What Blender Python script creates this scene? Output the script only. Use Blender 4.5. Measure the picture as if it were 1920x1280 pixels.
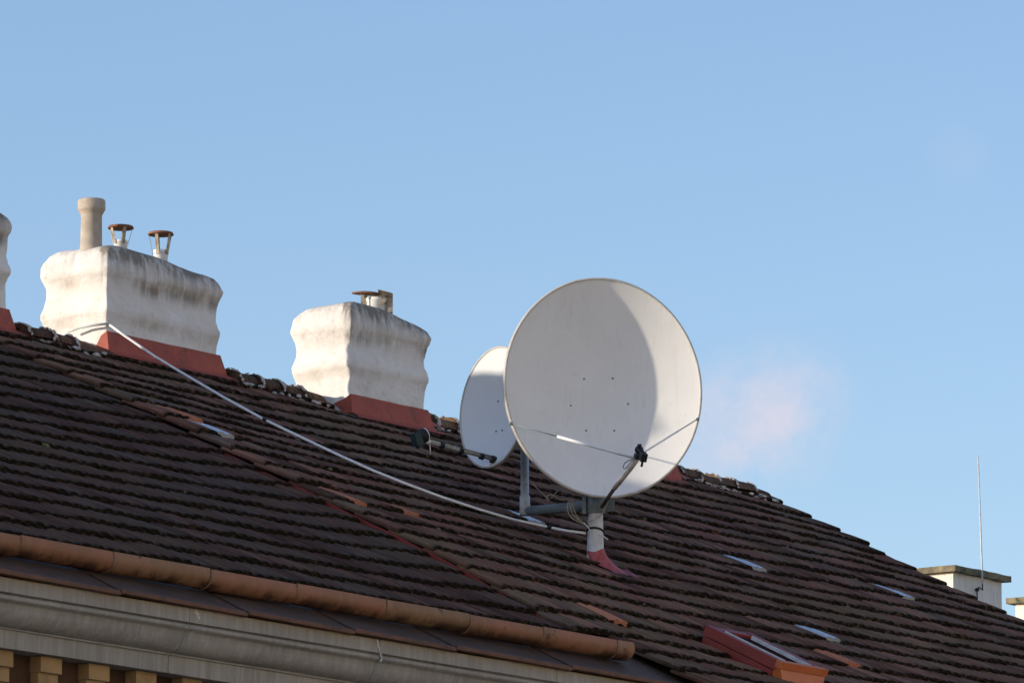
import bpy, math, random
from mathutils import Vector, Matrix, noise as mnoise

for o in list(bpy.data.objects):
    bpy.data.objects.remove(o)
scene = bpy.context.scene
COL = scene.collection
RNG = random.Random(7)

# ------------------------------------------------------------------ camera
FPX = 12000.0                     # focal length in pixels of the 1920 px photograph
TH = math.atan(2100 / FPX)        # pitch
BETA = math.atan(9000 / math.hypot(FPX, 2100))   # heading against the ridge direction (x axis)
DH = Vector((math.cos(BETA), math.sin(BETA), 0))
RIGHT = Vector((math.sin(BETA), -math.cos(BETA), 0))
FWD = DH * math.cos(TH) + Vector((0, 0, math.sin(TH)))
UPV = -DH * math.sin(TH) + Vector((0, 0, math.cos(TH)))
CAM = Vector((0, 0, 1.6))
cd = bpy.data.cameras.new('camera')
cd.sensor_width = 36.0
cd.lens = FPX / 1920 * 36
cd.clip_start = 0.5
cd.clip_end = 6000
cam = bpy.data.objects.new('camera', cd)
COL.objects.link(cam)
cam.location = CAM
cam.rotation_euler = FWD.to_track_quat('-Z', 'Y').to_euler()
scene.camera = cam

# ------------------------------------------------------------------ light
SUN_EL = math.radians(10.4)
SUN_AZ = math.radians(-54.5)      # measured from +y towards +x
SUNV = Vector((math.sin(SUN_AZ) * math.cos(SUN_EL), math.cos(SUN_AZ) * math.cos(SUN_EL), math.sin(SUN_EL)))
world = bpy.data.worlds.new('World')
scene.world = world
world.use_nodes = True
wn = world.node_tree.nodes
wl = world.node_tree.links
bg = wn['Background']
sky = wn.new('ShaderNodeTexSky')
sky.sky_type = 'NISHITA'
sky.sun_disc = False
sky.sun_elevation = SUN_EL
sky.sun_rotation = SUN_AZ
sky.altitude = 300
sky.air_density = 1.0
sky.dust_density = 0.6
sky.ozone_density = 2.7
SKY_TINT = (1.13, 1.01, 1.04)
tint = wn.new('ShaderNodeMix'); tint.data_type = 'RGBA'; tint.blend_type = 'MULTIPLY'
tint.inputs[0].default_value = 1.0
tint.inputs[7].default_value = (*SKY_TINT, 1)
wl.new(sky.outputs[0], tint.inputs[6])
bg.inputs[1].default_value = 0.12
# thin pink cloud wisps, far away in the sky itself
tc = wn.new('ShaderNodeTexCoord')
def sky_dir(px, py):
    return (FWD * FPX + RIGHT * (px - 960) + UPV * (640 - py)).normalized()
last = tint.outputs[2]
wnoise = wn.new('ShaderNodeTexNoise'); wnoise.inputs['Scale'].default_value = 110.0
wnoise.inputs['Detail'].default_value = 5.0; wnoise.inputs['Roughness'].default_value = 0.6
wl.new(tc.outputs['Generated'], wnoise.inputs['Vector'])
for (px, py, rad, amt) in ((1430, 785, 0.016, 0.85), (1345, 820, 0.013, 0.75), (1500, 735, 0.011, 0.50), (1790, 300, 0.009, 0.10)):
    dist = wn.new('ShaderNodeVectorMath'); dist.operation = 'DISTANCE'
    dist.inputs[1].default_value = sky_dir(px, py)
    wl.new(tc.outputs['Generated'], dist.inputs[0])
    fall = wn.new('ShaderNodeMapRange'); fall.interpolation_type = 'SMOOTHSTEP'
    fall.inputs['From Min'].default_value = 0.0; fall.inputs['From Max'].default_value = rad
    fall.inputs['To Min'].default_value = 1.0; fall.inputs['To Max'].default_value = 0.0
    wl.new(dist.outputs['Value'], fall.inputs['Value'])
    nr = wn.new('ShaderNodeMapRange'); nr.inputs['From Min'].default_value = 0.28; nr.inputs['From Max'].default_value = 0.72
    nr.inputs['To Max'].default_value = amt
    wl.new(wnoise.outputs['Fac'], nr.inputs['Value'])
    mul = wn.new('ShaderNodeMath'); mul.operation = 'MULTIPLY'
    wl.new(fall.outputs[0], mul.inputs[0]); wl.new(nr.outputs[0], mul.inputs[1])
    mx = wn.new('ShaderNodeMix'); mx.data_type = 'RGBA'
    mx.inputs[7].default_value = (3.25, 3.05, 3.45, 1)
    wl.new(mul.outputs[0], mx.inputs[0]); wl.new(last, mx.inputs[6])
    last = mx.outputs[2]
wl.new(last, bg.inputs[0])

sd = bpy.data.lights.new('sun', 'SUN')
sd.energy = 2.35
sd.angle = math.radians(0.7)
sd.color = (1.0, 0.88, 0.72)
sun = bpy.data.objects.new('sun', sd)
COL.objects.link(sun)
sun.rotation_euler = SUNV.to_track_quat('Z', 'Y').to_euler()
sun.location = (0, 0, 60)

scene.view_settings.view_transform = 'Standard'
scene.view_settings.look = 'None'
scene.view_settings.gamma = 1.0
scene.view_settings.exposure = 0.95

# ------------------------------------------------------------------ helpers
def ray(px, py):
    return sky_dir(px, py)
PITCH = math.radians(26)
NRM = Vector((0, -math.sin(PITCH), math.cos(PITCH)))
UPS = Vector((0, math.cos(PITCH), math.sin(PITCH)))
EX = Vector((1, 0, 0))
P0 = CAM + ray(1140, 1065) * 38.0          # foot of the mast: origin of the roof's own coordinates

def hit_plane(px, py, p, n):
    d = ray(px, py)
    return CAM + d * ((p - CAM).dot(n) / d.dot(n))
def hit_roof(px, py, h=0.0):
    q = hit_plane(px, py, P0 + NRM * h, NRM)
    return q.x - P0.x, (q - P0).dot(UPS)
def at_depth(px, py, ref):                  # point on the ray at the view depth of ref
    d = ray(px, py)
    return CAM + d * ((ref - CAM).dot(FWD) / d.dot(FWD))
def proj(p):
    q = p - CAM
    z = q.dot(FWD)
    return 960 + FPX * q.dot(RIGHT) / z, 640 - FPX * q.dot(UPV) / z
def W(X, s, h=0.0):
    return P0 + EX * X + UPS * s + NRM * h
def sstep(a, b, x):
    t = max(0.0, min(1.0, (x - a) / (b - a)))
    return t * t * (3 - 2 * t)

def setp(o, label=None, cat=None, group=None, kind=None):
    if label: o['label'] = label
    if cat: o['category'] = cat
    if group: o['group'] = group
    if kind: o['kind'] = kind
    return o
def empty(name, loc, label=None, cat=None, group=None):
    o = bpy.data.objects.new(name, None)
    o.empty_display_size = 0.3
    COL.objects.link(o)
    o.location = loc
    setp(o, label, cat, group)
    return o
def link(name, me, parent=None, matrix=None):
    o = bpy.data.objects.new(name, me)
    COL.objects.link(o)
    if parent is not None:
        o.parent = parent
        if parent.type == 'EMPTY':
            o.matrix_parent_inverse = Matrix.Translation(-Vector(parent.location))
    if matrix is not None:
        o.matrix_basis = matrix
    return o

class MB:
    """collects geometry; build() makes one mesh object"""
    def __init__(self):
        self.v = []; self.f = []; self.m = []; self.att = []; self.cur = 0; self.a = (0, 0, 0, 1)
        self.smooth = []; self.sm = False
    def vert(self, p):
        self.v.append(tuple(p)); self.att.append(self.a)
        return len(self.v) - 1
    def face(self, ids):
        self.f.append(tuple(ids)); self.m.append(self.cur); self.smooth.append(self.sm)
    def box(self, c, ax, ay, az):
        """box from centre and three half-axis vectors"""
        c = Vector(c)
        b = [self.vert(c + ax * i + ay * j + az * k) for k in (-1, 1) for j in (-1, 1) for i in (-1, 1)]
        for q in ((0, 2, 3, 1), (4, 5, 7, 6), (0, 1, 5, 4), (2, 6, 7, 3), (0, 4, 6, 2), (1, 3, 7, 5)):
            self.face([b[i] for i in q])
    def aabox(self, x0, x1, y0, y1, z0, z1):
        self.box(((x0 + x1) / 2, (y0 + y1) / 2, (z0 + z1) / 2), Vector(((x1 - x0) / 2, 0, 0)), Vector((0, (y1 - y0) / 2, 0)), Vector((0, 0, (z1 - z0) / 2)))
    def tube(self, pts, r, n=10, caps=True):
        pts = [Vector(p) for p in pts]
        rs = r if isinstance(r, (list, tuple)) else [r] * len(pts)
        sm = self.sm
        rings = []
        prev = None
        for i, p in enumerate(pts):
            t = (pts[min(i + 1, len(pts) - 1)] - pts[max(i - 1, 0)]).normalized()
            if prev is None:
                a = t.orthogonal().normalized()
            else:
                a = (prev - t * prev.dot(t))
                a = a.normalized() if a.length > 1e-6 else t.orthogonal().normalized()
            prev = a
            b = t.cross(a)
            rings.append([self.vert(p + (a * math.cos(2 * math.pi * k / n) + b * math.sin(2 * math.pi * k / n)) * rs[i]) for k in range(n)])
        self.sm = True
        for i in range(len(rings) - 1):
            for k in range(n):
                self.face((rings[i][k], rings[i][(k + 1) % n], rings[i + 1][(k + 1) % n], rings[i + 1][k]))
        self.sm = False
        if caps:
            self.face(list(reversed(rings[0]))); self.face(rings[-1])
        self.sm = sm
    def lathe(self, c, prof, n=24, axis=None, closed=False):
        """prof: list of (radius, height) round an axis through c"""
        c = Vector(c); ax = Vector(axis).normalized() if axis is not None else Vector((0, 0, 1))
        a = ax.orthogonal().normalized(); b = ax.cross(a)
        sm = self.sm
        rings = [[self.vert(c + ax * h + (a * math.cos(2 * math.pi * k / n) + b * math.sin(2 * math.pi * k / n)) * r) for k in range(n)] for r, h in prof]
        self.sm = True
        for i in range(len(rings) - 1):
            for k in range(n):
                self.face((rings[i][k], rings[i][(k + 1) % n], rings[i + 1][(k + 1) % n], rings[i + 1][k]))
        self.sm = False
        if not closed:
            self.face(list(reversed(rings[0]))); self.face(rings[-1])
        self.sm = sm
    def blob(self, c, rx, ry, rz, ax, ay, az, rng, rough=0.35):
        """low-poly lump"""
        c = Vector(c)
        rows = []
        for i, (lat, k) in enumerate(((-1, 1), (-0.45, 5), (0.45, 5), (1, 1))):
            rr = math.sqrt(max(0, 1 - lat * lat))
            row = []
            for j in range(k):
                an = 2 * math.pi * (j + 0.5 * (i % 2)) / k
                q = 1 + rng.uniform(-rough, rough)
                row.append(self.vert(c + ax * (rx * rr * math.cos(an) * q) + ay * (ry * rr * math.sin(an) * q) + az * (rz * lat * q)))
            rows.append(row)
        for j in range(5):
            self.face((rows[0][0], rows[1][(j + 1) % 5], rows[1][j]))
            self.face((rows[1][j], rows[1][(j + 1) % 5], rows[2][j]))
            self.face((rows[1][(j + 1) % 5], rows[2][(j + 1) % 5], rows[2][j]))
            self.face((rows[2][j], rows[2][(j + 1) % 5], rows[3][0]))
    def mesh(self, name, mats):
        me = bpy.data.meshes.new(name)
        me.from_pydata(self.v, [], self.f)
        for m in (mats if isinstance(mats, (list, tuple)) else [mats]):
            me.materials.append(m)
        me.polygons.foreach_set('material_index', self.m)
        me.polygons.foreach_set('use_smooth', self.smooth)
        ca = me.attributes.new('rnd', 'FLOAT_COLOR', 'POINT')
        ca.data.foreach_set('color', [x for a in self.att for x in a])
        me.update()
        return me
    def build(self, name, mats, parent=None, matrix=None):
        return link(name, self.mesh(name, mats), parent, matrix)

# ------------------------------------------------------------------ materials
def nd(t, typ, **kw):
    n = t.nodes.new(typ)
    for k, v in kw.items():
        n.inputs[k].default_value = v
    return n
def new_mat(name, rough=0.8, metal=0.0, spec=0.35):
    m = bpy.data.materials.new(name); m.use_nodes = True
    t = m.node_tree; b = t.nodes['Principled BSDF']
    b.inputs['Roughness'].default_value = rough
    b.inputs['Metallic'].default_value = metal
    b.inputs['Specular IOR Level'].default_value = spec
    return m, t, b
def coords(t, scale=(1, 1, 1), rot=(0, 0, 0), obj=False):
    tcn = t.nodes.new('ShaderNodeTexCoord'); mp = t.nodes.new('ShaderNodeMapping')
    mp.inputs['Scale'].default_value = scale; mp.inputs['Rotation'].default_value = rot
    if obj:
        t.links.new(tcn.outputs['Object'], mp.inputs[0])
    else:
        g = t.nodes.new('ShaderNodeNewGeometry'); t.links.new(g.outputs['Position'], mp.inputs[0])
    return mp.outputs[0]
def tnoise(t, vec, scale, detail=4, rough=0.6, lo=0.3, hi=0.7):
    n = nd(t, 'ShaderNodeTexNoise', Scale=scale, Detail=detail, Roughness=rough)
    t.links.new(vec, n.inputs['Vector'])
    r = t.nodes.new('ShaderNodeMapRange'); r.interpolation_type = 'SMOOTHSTEP'
    r.inputs['From Min'].default_value = lo; r.inputs['From Max'].default_value = hi
    t.links.new(n.outputs['Fac'], r.inputs['Value'])
    return r.outputs[0]
def mixc(t, fac, a, b, mode='MIX'):
    m = t.nodes.new('ShaderNodeMix'); m.data_type = 'RGBA'; m.blend_type = mode
    for k, x in ((0, fac), (6, a), (7, b)):
        if hasattr(x, 'is_linked') or hasattr(x, 'links'):
            t.links.new(x, m.inputs[k])
        elif k == 0:
            m.inputs[k].default_value = x
        else:
            m.inputs[k].default_value = (*x, 1)
    return m.outputs[2]
def math_(t, op, a, b):
    m = t.nodes.new('ShaderNodeMath'); m.operation = op; m.use_clamp = True
    for k, x in ((0, a), (1, b)):
        if hasattr(x, 'links'):
            t.links.new(x, m.inputs[k])
        else:
            m.inputs[k].default_value = x
    return m.outputs[0]
def bump(t, b, h, strength=0.3, dist=0.01):
    n = nd(t, 'ShaderNodeBump', Strength=strength, Distance=dist)
    t.links.new(h, n.inputs['Height']); t.links.new(n.outputs[0], b.inputs['Normal'])
def attr(t, ch=None):
    a = t.nodes.new('ShaderNodeAttribute'); a.attribute_name = 'rnd'
    s = t.nodes.new('ShaderNodeSeparateColor'); t.links.new(a.outputs['Color'], s.inputs[0])
    return s.outputs
def simple(name, c1, c2, scale=8, rough=0.7, metal=0.0, bumps=0.2, stretch=(1, 1, 1), c3=None, s3=20, lo3=.55, hi3=.75, spec=0.35, bdist=0.006):
    m, t, b = new_mat(name, rough, metal, spec)
    v = coords(t, stretch)
    f = tnoise(t, v, scale)
    c = mixc(t, f, c1, c2)
    if c3:
        c = mixc(t, tnoise(t, v, s3, 5, .65, lo3, hi3), c, c3)
    t.links.new(c, b.inputs['Base Color'])
    if bumps:
        bump(t, b, tnoise(t, v, scale * 3, 5, .7, 0.1, 0.9), bumps, bdist)
    return m

def tile_material(name, cols, moss=True):
    m, t, b = new_mat(name, 0.88, 0, 0.12)
    a = attr(t)
    st = coords(t, (22, 1.0, 1.0)); st2 = coords(t, (70, 1.2, 1.2))     # streaks down the slope
    v = coords(t)
    c = mixc(t, a[0], cols[0], cols[1])
    c = mixc(t, a[1], c, cols[2])
    c = mixc(t, math_(t, 'MULTIPLY', tnoise(t, st, 2.2, 5, .65, .40, .66), 0.75), c, cols[3])
    c = mixc(t, math_(t, 'MULTIPLY', tnoise(t, v, 0.62, 3, .5, .45, .62), 0.55), c, cols[4])
    c = mixc(t, math_(t, 'MULTIPLY', tnoise(t, st2, 1.6, 4, .6, .58, .70), 0.55), c, cols[5])  # thin pale streaks painted in as highlights on the tile joints
    c = mixc(t, math_(t, 'MULTIPLY', tnoise(t, v, 33, 4, .7, .58, .75), 0.4), c, cols[5])
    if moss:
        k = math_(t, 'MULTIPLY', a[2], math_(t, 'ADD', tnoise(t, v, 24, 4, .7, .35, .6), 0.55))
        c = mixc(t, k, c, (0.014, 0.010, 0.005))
    t.links.new(c, b.inputs['Base Color'])
    bump(t, b, tnoise(t, v, 60, 5, .7, 0.1, 0.9), 0.45, 0.006)
    return m

M = {}
M['tile'] = tile_material('old_brown_clay', [(0.095, 0.042, 0.028), (0.320, 0.158, 0.108), (0.185, 0.140, 0.100), (0.042, 0.021, 0.014), (0.200, 0.130, 0.072), (0.46, 0.32, 0.235)])
M['tile_dark'] = tile_material('dark_old_clay', [(0.075, 0.036, 0.027), (0.175, 0.090, 0.066), (0.112, 0.088, 0.070), (0.036, 0.019, 0.014), (0.105, 0.070, 0.044), (0.26, 0.185, 0.145)])
M['tile_new'] = tile_material('new_orange_clay', [(0.56, 0.20, 0.11), (0.54, 0.24, 0.15), (0.44, 0.17, 0.09), (0.40, 0.15, 0.08), (0.56, 0.22, 0.12), (0.48, 0.24, 0.15)], False)
M['tile_red'] = tile_material('faded_red_clay', [(0.20, 0.082, 0.060), (0.25, 0.115, 0.085), (0.15, 0.085, 0.07), (0.11, 0.05, 0.036), (0.18, 0.095, 0.06), (0.24, 0.14, 0.10)])
m, t, b = new_mat('roof_tile_glass', 0.06, 0, 0.6)
b.inputs['Base Color'].default_value = (0.46, 0.50, 0.54, 1); b.inputs['IOR'].default_value = 1.55  # pale base stands in for bright sky reflected in the glass
b.inputs['Coat Weight'].default_value = 0.6; b.inputs['Coat Roughness'].default_value = 0.03
M['tile_glass'] = m
M['moss'] = simple('moss', (0.026, 0.020, 0.008), (0.018, 0.010, 0.006), 30, 0.95, bumps=0.5, c3=(0.05, 0.044, 0.016), s3=9, lo3=.58, hi3=.8, spec=0.1)
M['lichen'] = simple('lichen', (0.20, 0.19, 0.10), (0.12, 0.115, 0.06), 30, 0.95, spec=0.1)
M['deck'] = simple('roof_boarding', (0.03, 0.022, 0.018), (0.05, 0.04, 0.03), 5, 0.95)
M['mortar'] = simple('lime_mortar', (0.66, 0.63, 0.59), (0.42, 0.38, 0.34), 16, 0.95, c3=(0.12, 0.10, 0.08), s3=11, lo3=.54, hi3=.70, bumps=0.6)
M['red_metal'] = simple('red_painted_sheet_metal', (0.27, 0.036, 0.024), (0.21, 0.030, 0.021), 9, 0.5, c3=(0.10, 0.03, 0.022), s3=14, lo3=.55, hi3=.8, spec=0.4, bumps=0.08)
M['red_chimney_metal'] = simple('weathered_red_flashing', (0.40, 0.092, 0.056), (0.32, 0.066, 0.044), 5, 0.65, c3=(0.20, 0.065, 0.045), s3=11, lo3=.5, hi3=.72, bumps=0.3, bdist=0.02)
M['collar_red'] = simple('faded_red_collar_paint', (0.36, 0.060, 0.062), (0.42, 0.12, 0.12), 14, 0.6, stretch=(3, 3, 1), c3=(0.46, 0.24, 0.24), s3=30, lo3=.6, hi3=.8)
M['orange_metal'] = simple('orange_painted_sheet_metal', (0.60, 0.165, 0.045), (0.50, 0.13, 0.038), 9, 0.5, c3=(0.22, 0.06, 0.02), s3=16, lo3=.6, hi3=.8, bumps=0.1)
m, t, b = new_mat('roof_window_glass', 0.5, 0, 0.0)
b.inputs['Base Color'].default_value = (0.05, 0.022, 0.022, 1)
M['glass'] = m
M['white_pole'] = simple('white_pole_paint', (0.66, 0.68, 0.70), (0.52, 0.53, 0.53), 11, 0.6, c3=(0.34, 0.27, 0.18), s3=13, lo3=.62, hi3=.78)
M['dish'] = None
M['galv'] = simple('galvanised_steel', (0.22, 0.265, 0.28), (0.15, 0.185, 0.20), 14, 0.4, 0.0, c3=(0.34, 0.36, 0.37), s3=25, bumps=0.05)
M['galv_light'] = simple('pale_galvanised_steel', (0.62, 0.64, 0.65), (0.46, 0.48, 0.49), 14, 0.5, 0.0, c3=(0.24, 0.20, 0.15), s3=18, lo3=.6, hi3=.78, bumps=0.05)
M['black'] = simple('black_plastic', (0.012, 0.014, 0.016), (0.02, 0.022, 0.024), 20, 0.5, bumps=0)
M['lnb_teal'] = simple('dark_teal_plastic', (0.012, 0.035, 0.04), (0.02, 0.05, 0.055), 20, 0.5, bumps=0)
M['white_plastic'] = simple('white_plastic', (0.86, 0.86, 0.85), (0.80, 0.80, 0.79), 20, 0.45, bumps=0)
M['cable_cream'] = simple('cream_cable', (0.50, 0.44, 0.34), (0.38, 0.33, 0.25), 30, 0.6, bumps=0)
M['arm_rusty'] = simple('rust_stained_arm', (0.74, 0.71, 0.64), (0.62, 0.54, 0.42), 12, 0.55, c3=(0.26, 0.14, 0.05), s3=16, lo3=.56, hi3=.70, bumps=0.1)
M['arm_dark'] = simple('dark_arm_end', (0.06, 0.045, 0.035), (0.10, 0.07, 0.05), 20, 0.7)
M['arm_grey'] = simple('lichen_grey_arm', (0.46, 0.45, 0.38), (0.30, 0.30, 0.25), 25, 0.7)
M['clay_pot'] = simple('weathered_clay_pot', (0.50, 0.43, 0.35), (0.38, 0.33, 0.27), 12, 0.9, c3=(0.22, 0.19, 0.16), s3=9, lo3=.58, hi3=.8)
M['rust'] = simple('rusted_sheet_metal', (0.30, 0.115, 0.042), (0.20, 0.11, 0.065), 18, 0.75, 0.2, c3=(0.28, 0.22, 0.16), s3=14, lo3=.55, hi3=.7)
M['cowl_metal'] = simple('tarnished_cowl_metal', (0.50, 0.45, 0.36), (0.24, 0.19, 0.14), 22, 0.6, 0.3)
def gutter_material(name, c1_, c2_, c3_):
    m, t, b = new_mat(name, 0.6, 0, 0.35)
    v = coords(t); a = attr(t)
    c = mixc(t, tnoise(t, v, 3.5, 4, .6, .3, .7), c1_, c2_)
    c = mixc(t, math_(t, 'MULTIPLY', tnoise(t, coords(t, (9, 1, 1)), 2.0, 5, .7, .5, .75), .45), c, c3_)
    c = mixc(t, math_(t, 'MULTIPLY', a[0], tnoise(t, coords(t, (1, .6, .6)), 5.5, 6, .7, .40, .58)), c, (0.055, 0.024, 0.010))
    c = mixc(t, tnoise(t, v, 9, 6, .75, .58, .68), c, (0.10, 0.042, 0.018))
    t.links.new(c, b.inputs['Base Color'])
    bump(t, b, tnoise(t, v, 18, 5, .7, 0.1, 0.9), 0.18, 0.01)
    return m
M['gutter'] = gutter_material('rusty_painted_gutter', (0.32, 0.135, 0.070), (0.25, 0.118, 0.058), (0.36, 0.20, 0.12))
M['gutter_b'] = gutter_material('faded_painted_gutter', (0.30, 0.150, 0.078), (0.23, 0.128, 0.060), (0.33, 0.22, 0.13))
M['gutter_seam'] = simple('soldered_seam', (0.16, 0.10, 0.06), (0.24, 0.17, 0.11), 20, 0.6)
M['eave_metal'] = simple('brown_eaves_sheet', (0.060, 0.038, 0.026), (0.085, 0.052, 0.034), 7, 0.65, c3=(0.13, 0.055, 0.028), s3=8, lo3=.56, hi3=.7)
M['eave_edge'] = simple('rusty_drip_edge', (0.17, 0.075, 0.040), (0.12, 0.058, 0.034), 9, 0.7, c3=(0.07, 0.04, 0.025), s3=9, lo3=.56, hi3=.7)
# cornice render: grey with vertical run stains and an ochre rim
m, t, b = new_mat('grey_cornice_render', 0.92, 0, 0.2)
v = coords(t); vs = coords(t, (9, 9, 0.5))
c = mixc(t, tnoise(t, v, 1.6, 4, .6, .3, .7), (0.37, 0.345, 0.31), (0.28, 0.265, 0.24))
c = mixc(t, math_(t, 'MULTIPLY', tnoise(t, vs, 3.2, 5, .7, .4, .75), .6), c, (0.48, 0.45, 0.41))
c = mixc(t, math_(t, 'MULTIPLY', tnoise(t, vs, 2.1, 5, .7, .5, .8), .55), c, (0.17, 0.165, 0.145))
a = attr(t)
c = mixc(t, math_(t, 'MULTIPLY', a[0], tnoise(t, v, 5, 4, .6, .2, .6)), c, (0.28, 0.20, 0.10))
t.links.new(c, b.inputs['Base Color'])
bump(t, b, tnoise(t, v, 70, 5, .7, 0.1, 0.9), 0.35, 0.004)
M['cornice'] = m
M['ochre'] = simple('ochre_wall_paint', (0.42, 0.27, 0.125), (0.34, 0.215, 0.10), 4, 0.9, c3=(0.24, 0.15, 0.075), s3=6, lo3=.5, hi3=.75)
M['wall'] = simple('recess_shade_wall_render', (0.085, 0.045, 0.022), (0.065, 0.034, 0.018), 3, 0.92)  # render darkened to paint in the recess shade between the dentils
M['wall_b'] = simple('cream_wall_render', (0.55, 0.47, 0.34), (0.48, 0.41, 0.30), 2, 0.92)
M['asphalt'] = simple('asphalt', (0.045, 0.045, 0.047), (0.06, 0.058, 0.056), 3, 0.95, bumps=0.3)
M['paving'] = simple('paving', (0.20, 0.19, 0.175), (0.25, 0.24, 0.22), 2, 0.95)
M['earth'] = simple('ground_cover', (0.10, 0.095, 0.08), (0.13, 0.125, 0.10), 0.2, 0.95)
M['slab'] = simple('mossy_concrete_slab', (0.30, 0.25, 0.15), (0.15, 0.135, 0.09), 7, 0.95, c3=(0.06, 0.06, 0.04), s3=8, lo3=.5, hi3=.7, bumps=0.5, bdist=0.03)
M['far_plaster'] = simple('streaked_white_render', (0.80, 0.75, 0.68), (0.70, 0.65, 0.57), 3, 0.92, stretch=(6, 6, .6), c3=(0.30, 0.26, 0.20), s3=5, lo3=.58, hi3=.8)

def plaster_material(name, base, base2):
    m, t, b = new_mat(name, 0.93, 0, 0.15)
    v = coords(t); vs = coords(t, (7, 7, 0.8)); a = attr(t)
    c = mixc(t, tnoise(t, v, 4, 5, .6, .3, .7), base, base2)
    c = mixc(t, math_(t, 'MULTIPLY', tnoise(t, v, 13, 5, .7, .52, .72), .35), c, (0.52, 0.42, 0.30))
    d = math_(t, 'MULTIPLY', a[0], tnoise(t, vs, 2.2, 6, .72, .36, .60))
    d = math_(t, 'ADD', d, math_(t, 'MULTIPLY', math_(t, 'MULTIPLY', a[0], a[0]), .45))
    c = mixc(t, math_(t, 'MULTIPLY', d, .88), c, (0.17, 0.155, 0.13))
    d2 = math_(t, 'MULTIPLY', a[1], tnoise(t, v, 7, 5, .7, .36, .68))
    c = mixc(t, math_(t, 'MULTIPLY', d2, .8), c, (0.36, 0.27, 0.16))
    c = mixc(t, tnoise(t, v, 6.3, 6, .75, .72, .76), c, (0.10, 0.085, 0.07))
    t.links.new(c, b.inputs['Base Color'])
    bump(t, b, tnoise(t, v, 24, 7, .75, 0.1, 0.9), 0.55, 0.012)
    return m
M['plaster'] = plaster_material('weathered_white_plaster', (0.85, 0.82, 0.775), (0.76, 0.725, 0.675))

m, t, b = new_mat('off_white_dish_paint', 0.55, 0, 0.3)
v = coords(t); vs = coords(t, (12, 12, 0.8))
c = mixc(t, tnoise(t, v, 3, 4, .6, .3, .7), (0.83, 0.82, 0.79), (0.79, 0.78, 0.755))
c = mixc(t, math_(t, 'MULTIPLY', tnoise(t, vs, 2.5, 5, .7, .5, .8), .20), c, (0.42, 0.41, 0.38))
c = mixc(t, math_(t, 'MULTIPLY', tnoise(t, v, 24, 6, .7, .58, .8), .25), c, (0.36, 0.33, 0.27))
t.links.new(c, b.inputs['Base Color'])
M['dish'] = m
m, t, b = new_mat('pale_blue_grey_dish_paint', 0.45, 0, 0.3)
v = coords(t); vs = coords(t, (12, 12, 0.8))
c = mixc(t, math_(t, 'MULTIPLY', tnoise(t, vs, 3, 5, .7, .5, .8), .6), (0.72, 0.74, 0.74), (0.80, 0.81, 0.80))
t.links.new(c, b.inputs['Base Color'])
M['dish_small'] = m
M['dish_rim'] = simple('dish_rim_paint', (0.60, 0.58, 0.53), (0.50, 0.47, 0.41), 14, 0.55, c3=(0.34, 0.28, 0.19), s3=9, lo3=.55, hi3=.75, bumps=0.05)
M['dish_back'] = simple('dish_back_paint', (0.30, 0.29, 0.27), (0.24, 0.23, 0.21), 10, 0.6, bumps=0)

# ------------------------------------------------------------------ ground
XL = -2.66                       # where the two roofs meet
XR = 5.68                        # far verge
X_END = XL + 0.42                # end of the eaves and cornice of the set-back house
S_RIDGE = 3.13
_, S_EAVE = hit_roof(0, 1064)
S_EAVE_B = -3.1
RIDGE_Y = W(0, S_RIDGE).y
RIDGE_Z = W(0, S_RIDGE).z
EAVE = W(0, S_EAVE)
EAVE_B = W(0, S_EAVE_B)

def sheet(name, x0, x1, y0, y1, z0, z1, mat):
    mb = MB(); mb.aabox(x0, x1, y0, y1, z0, z1)
    return setp(mb.build(name, mat), kind='structure')
setp(sheet('ground', -2500, 2500, -2500, 2500, -1.0, 0.0, M['earth']), 'flat earth around the street reaching to the horizon')
setp(sheet('road', -60, 120, -1.0, EAVE_B.y - 2.4, -0.5, 0.004, M['asphalt']), 'dark asphalt road in front of the houses')
setp(sheet('pavement', -60, 120, EAVE_B.y - 2.4, EAVE_B.y + 1.6, -0.5, 0.13, M['paving']), 'pale paved footway along the house fronts')

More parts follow.
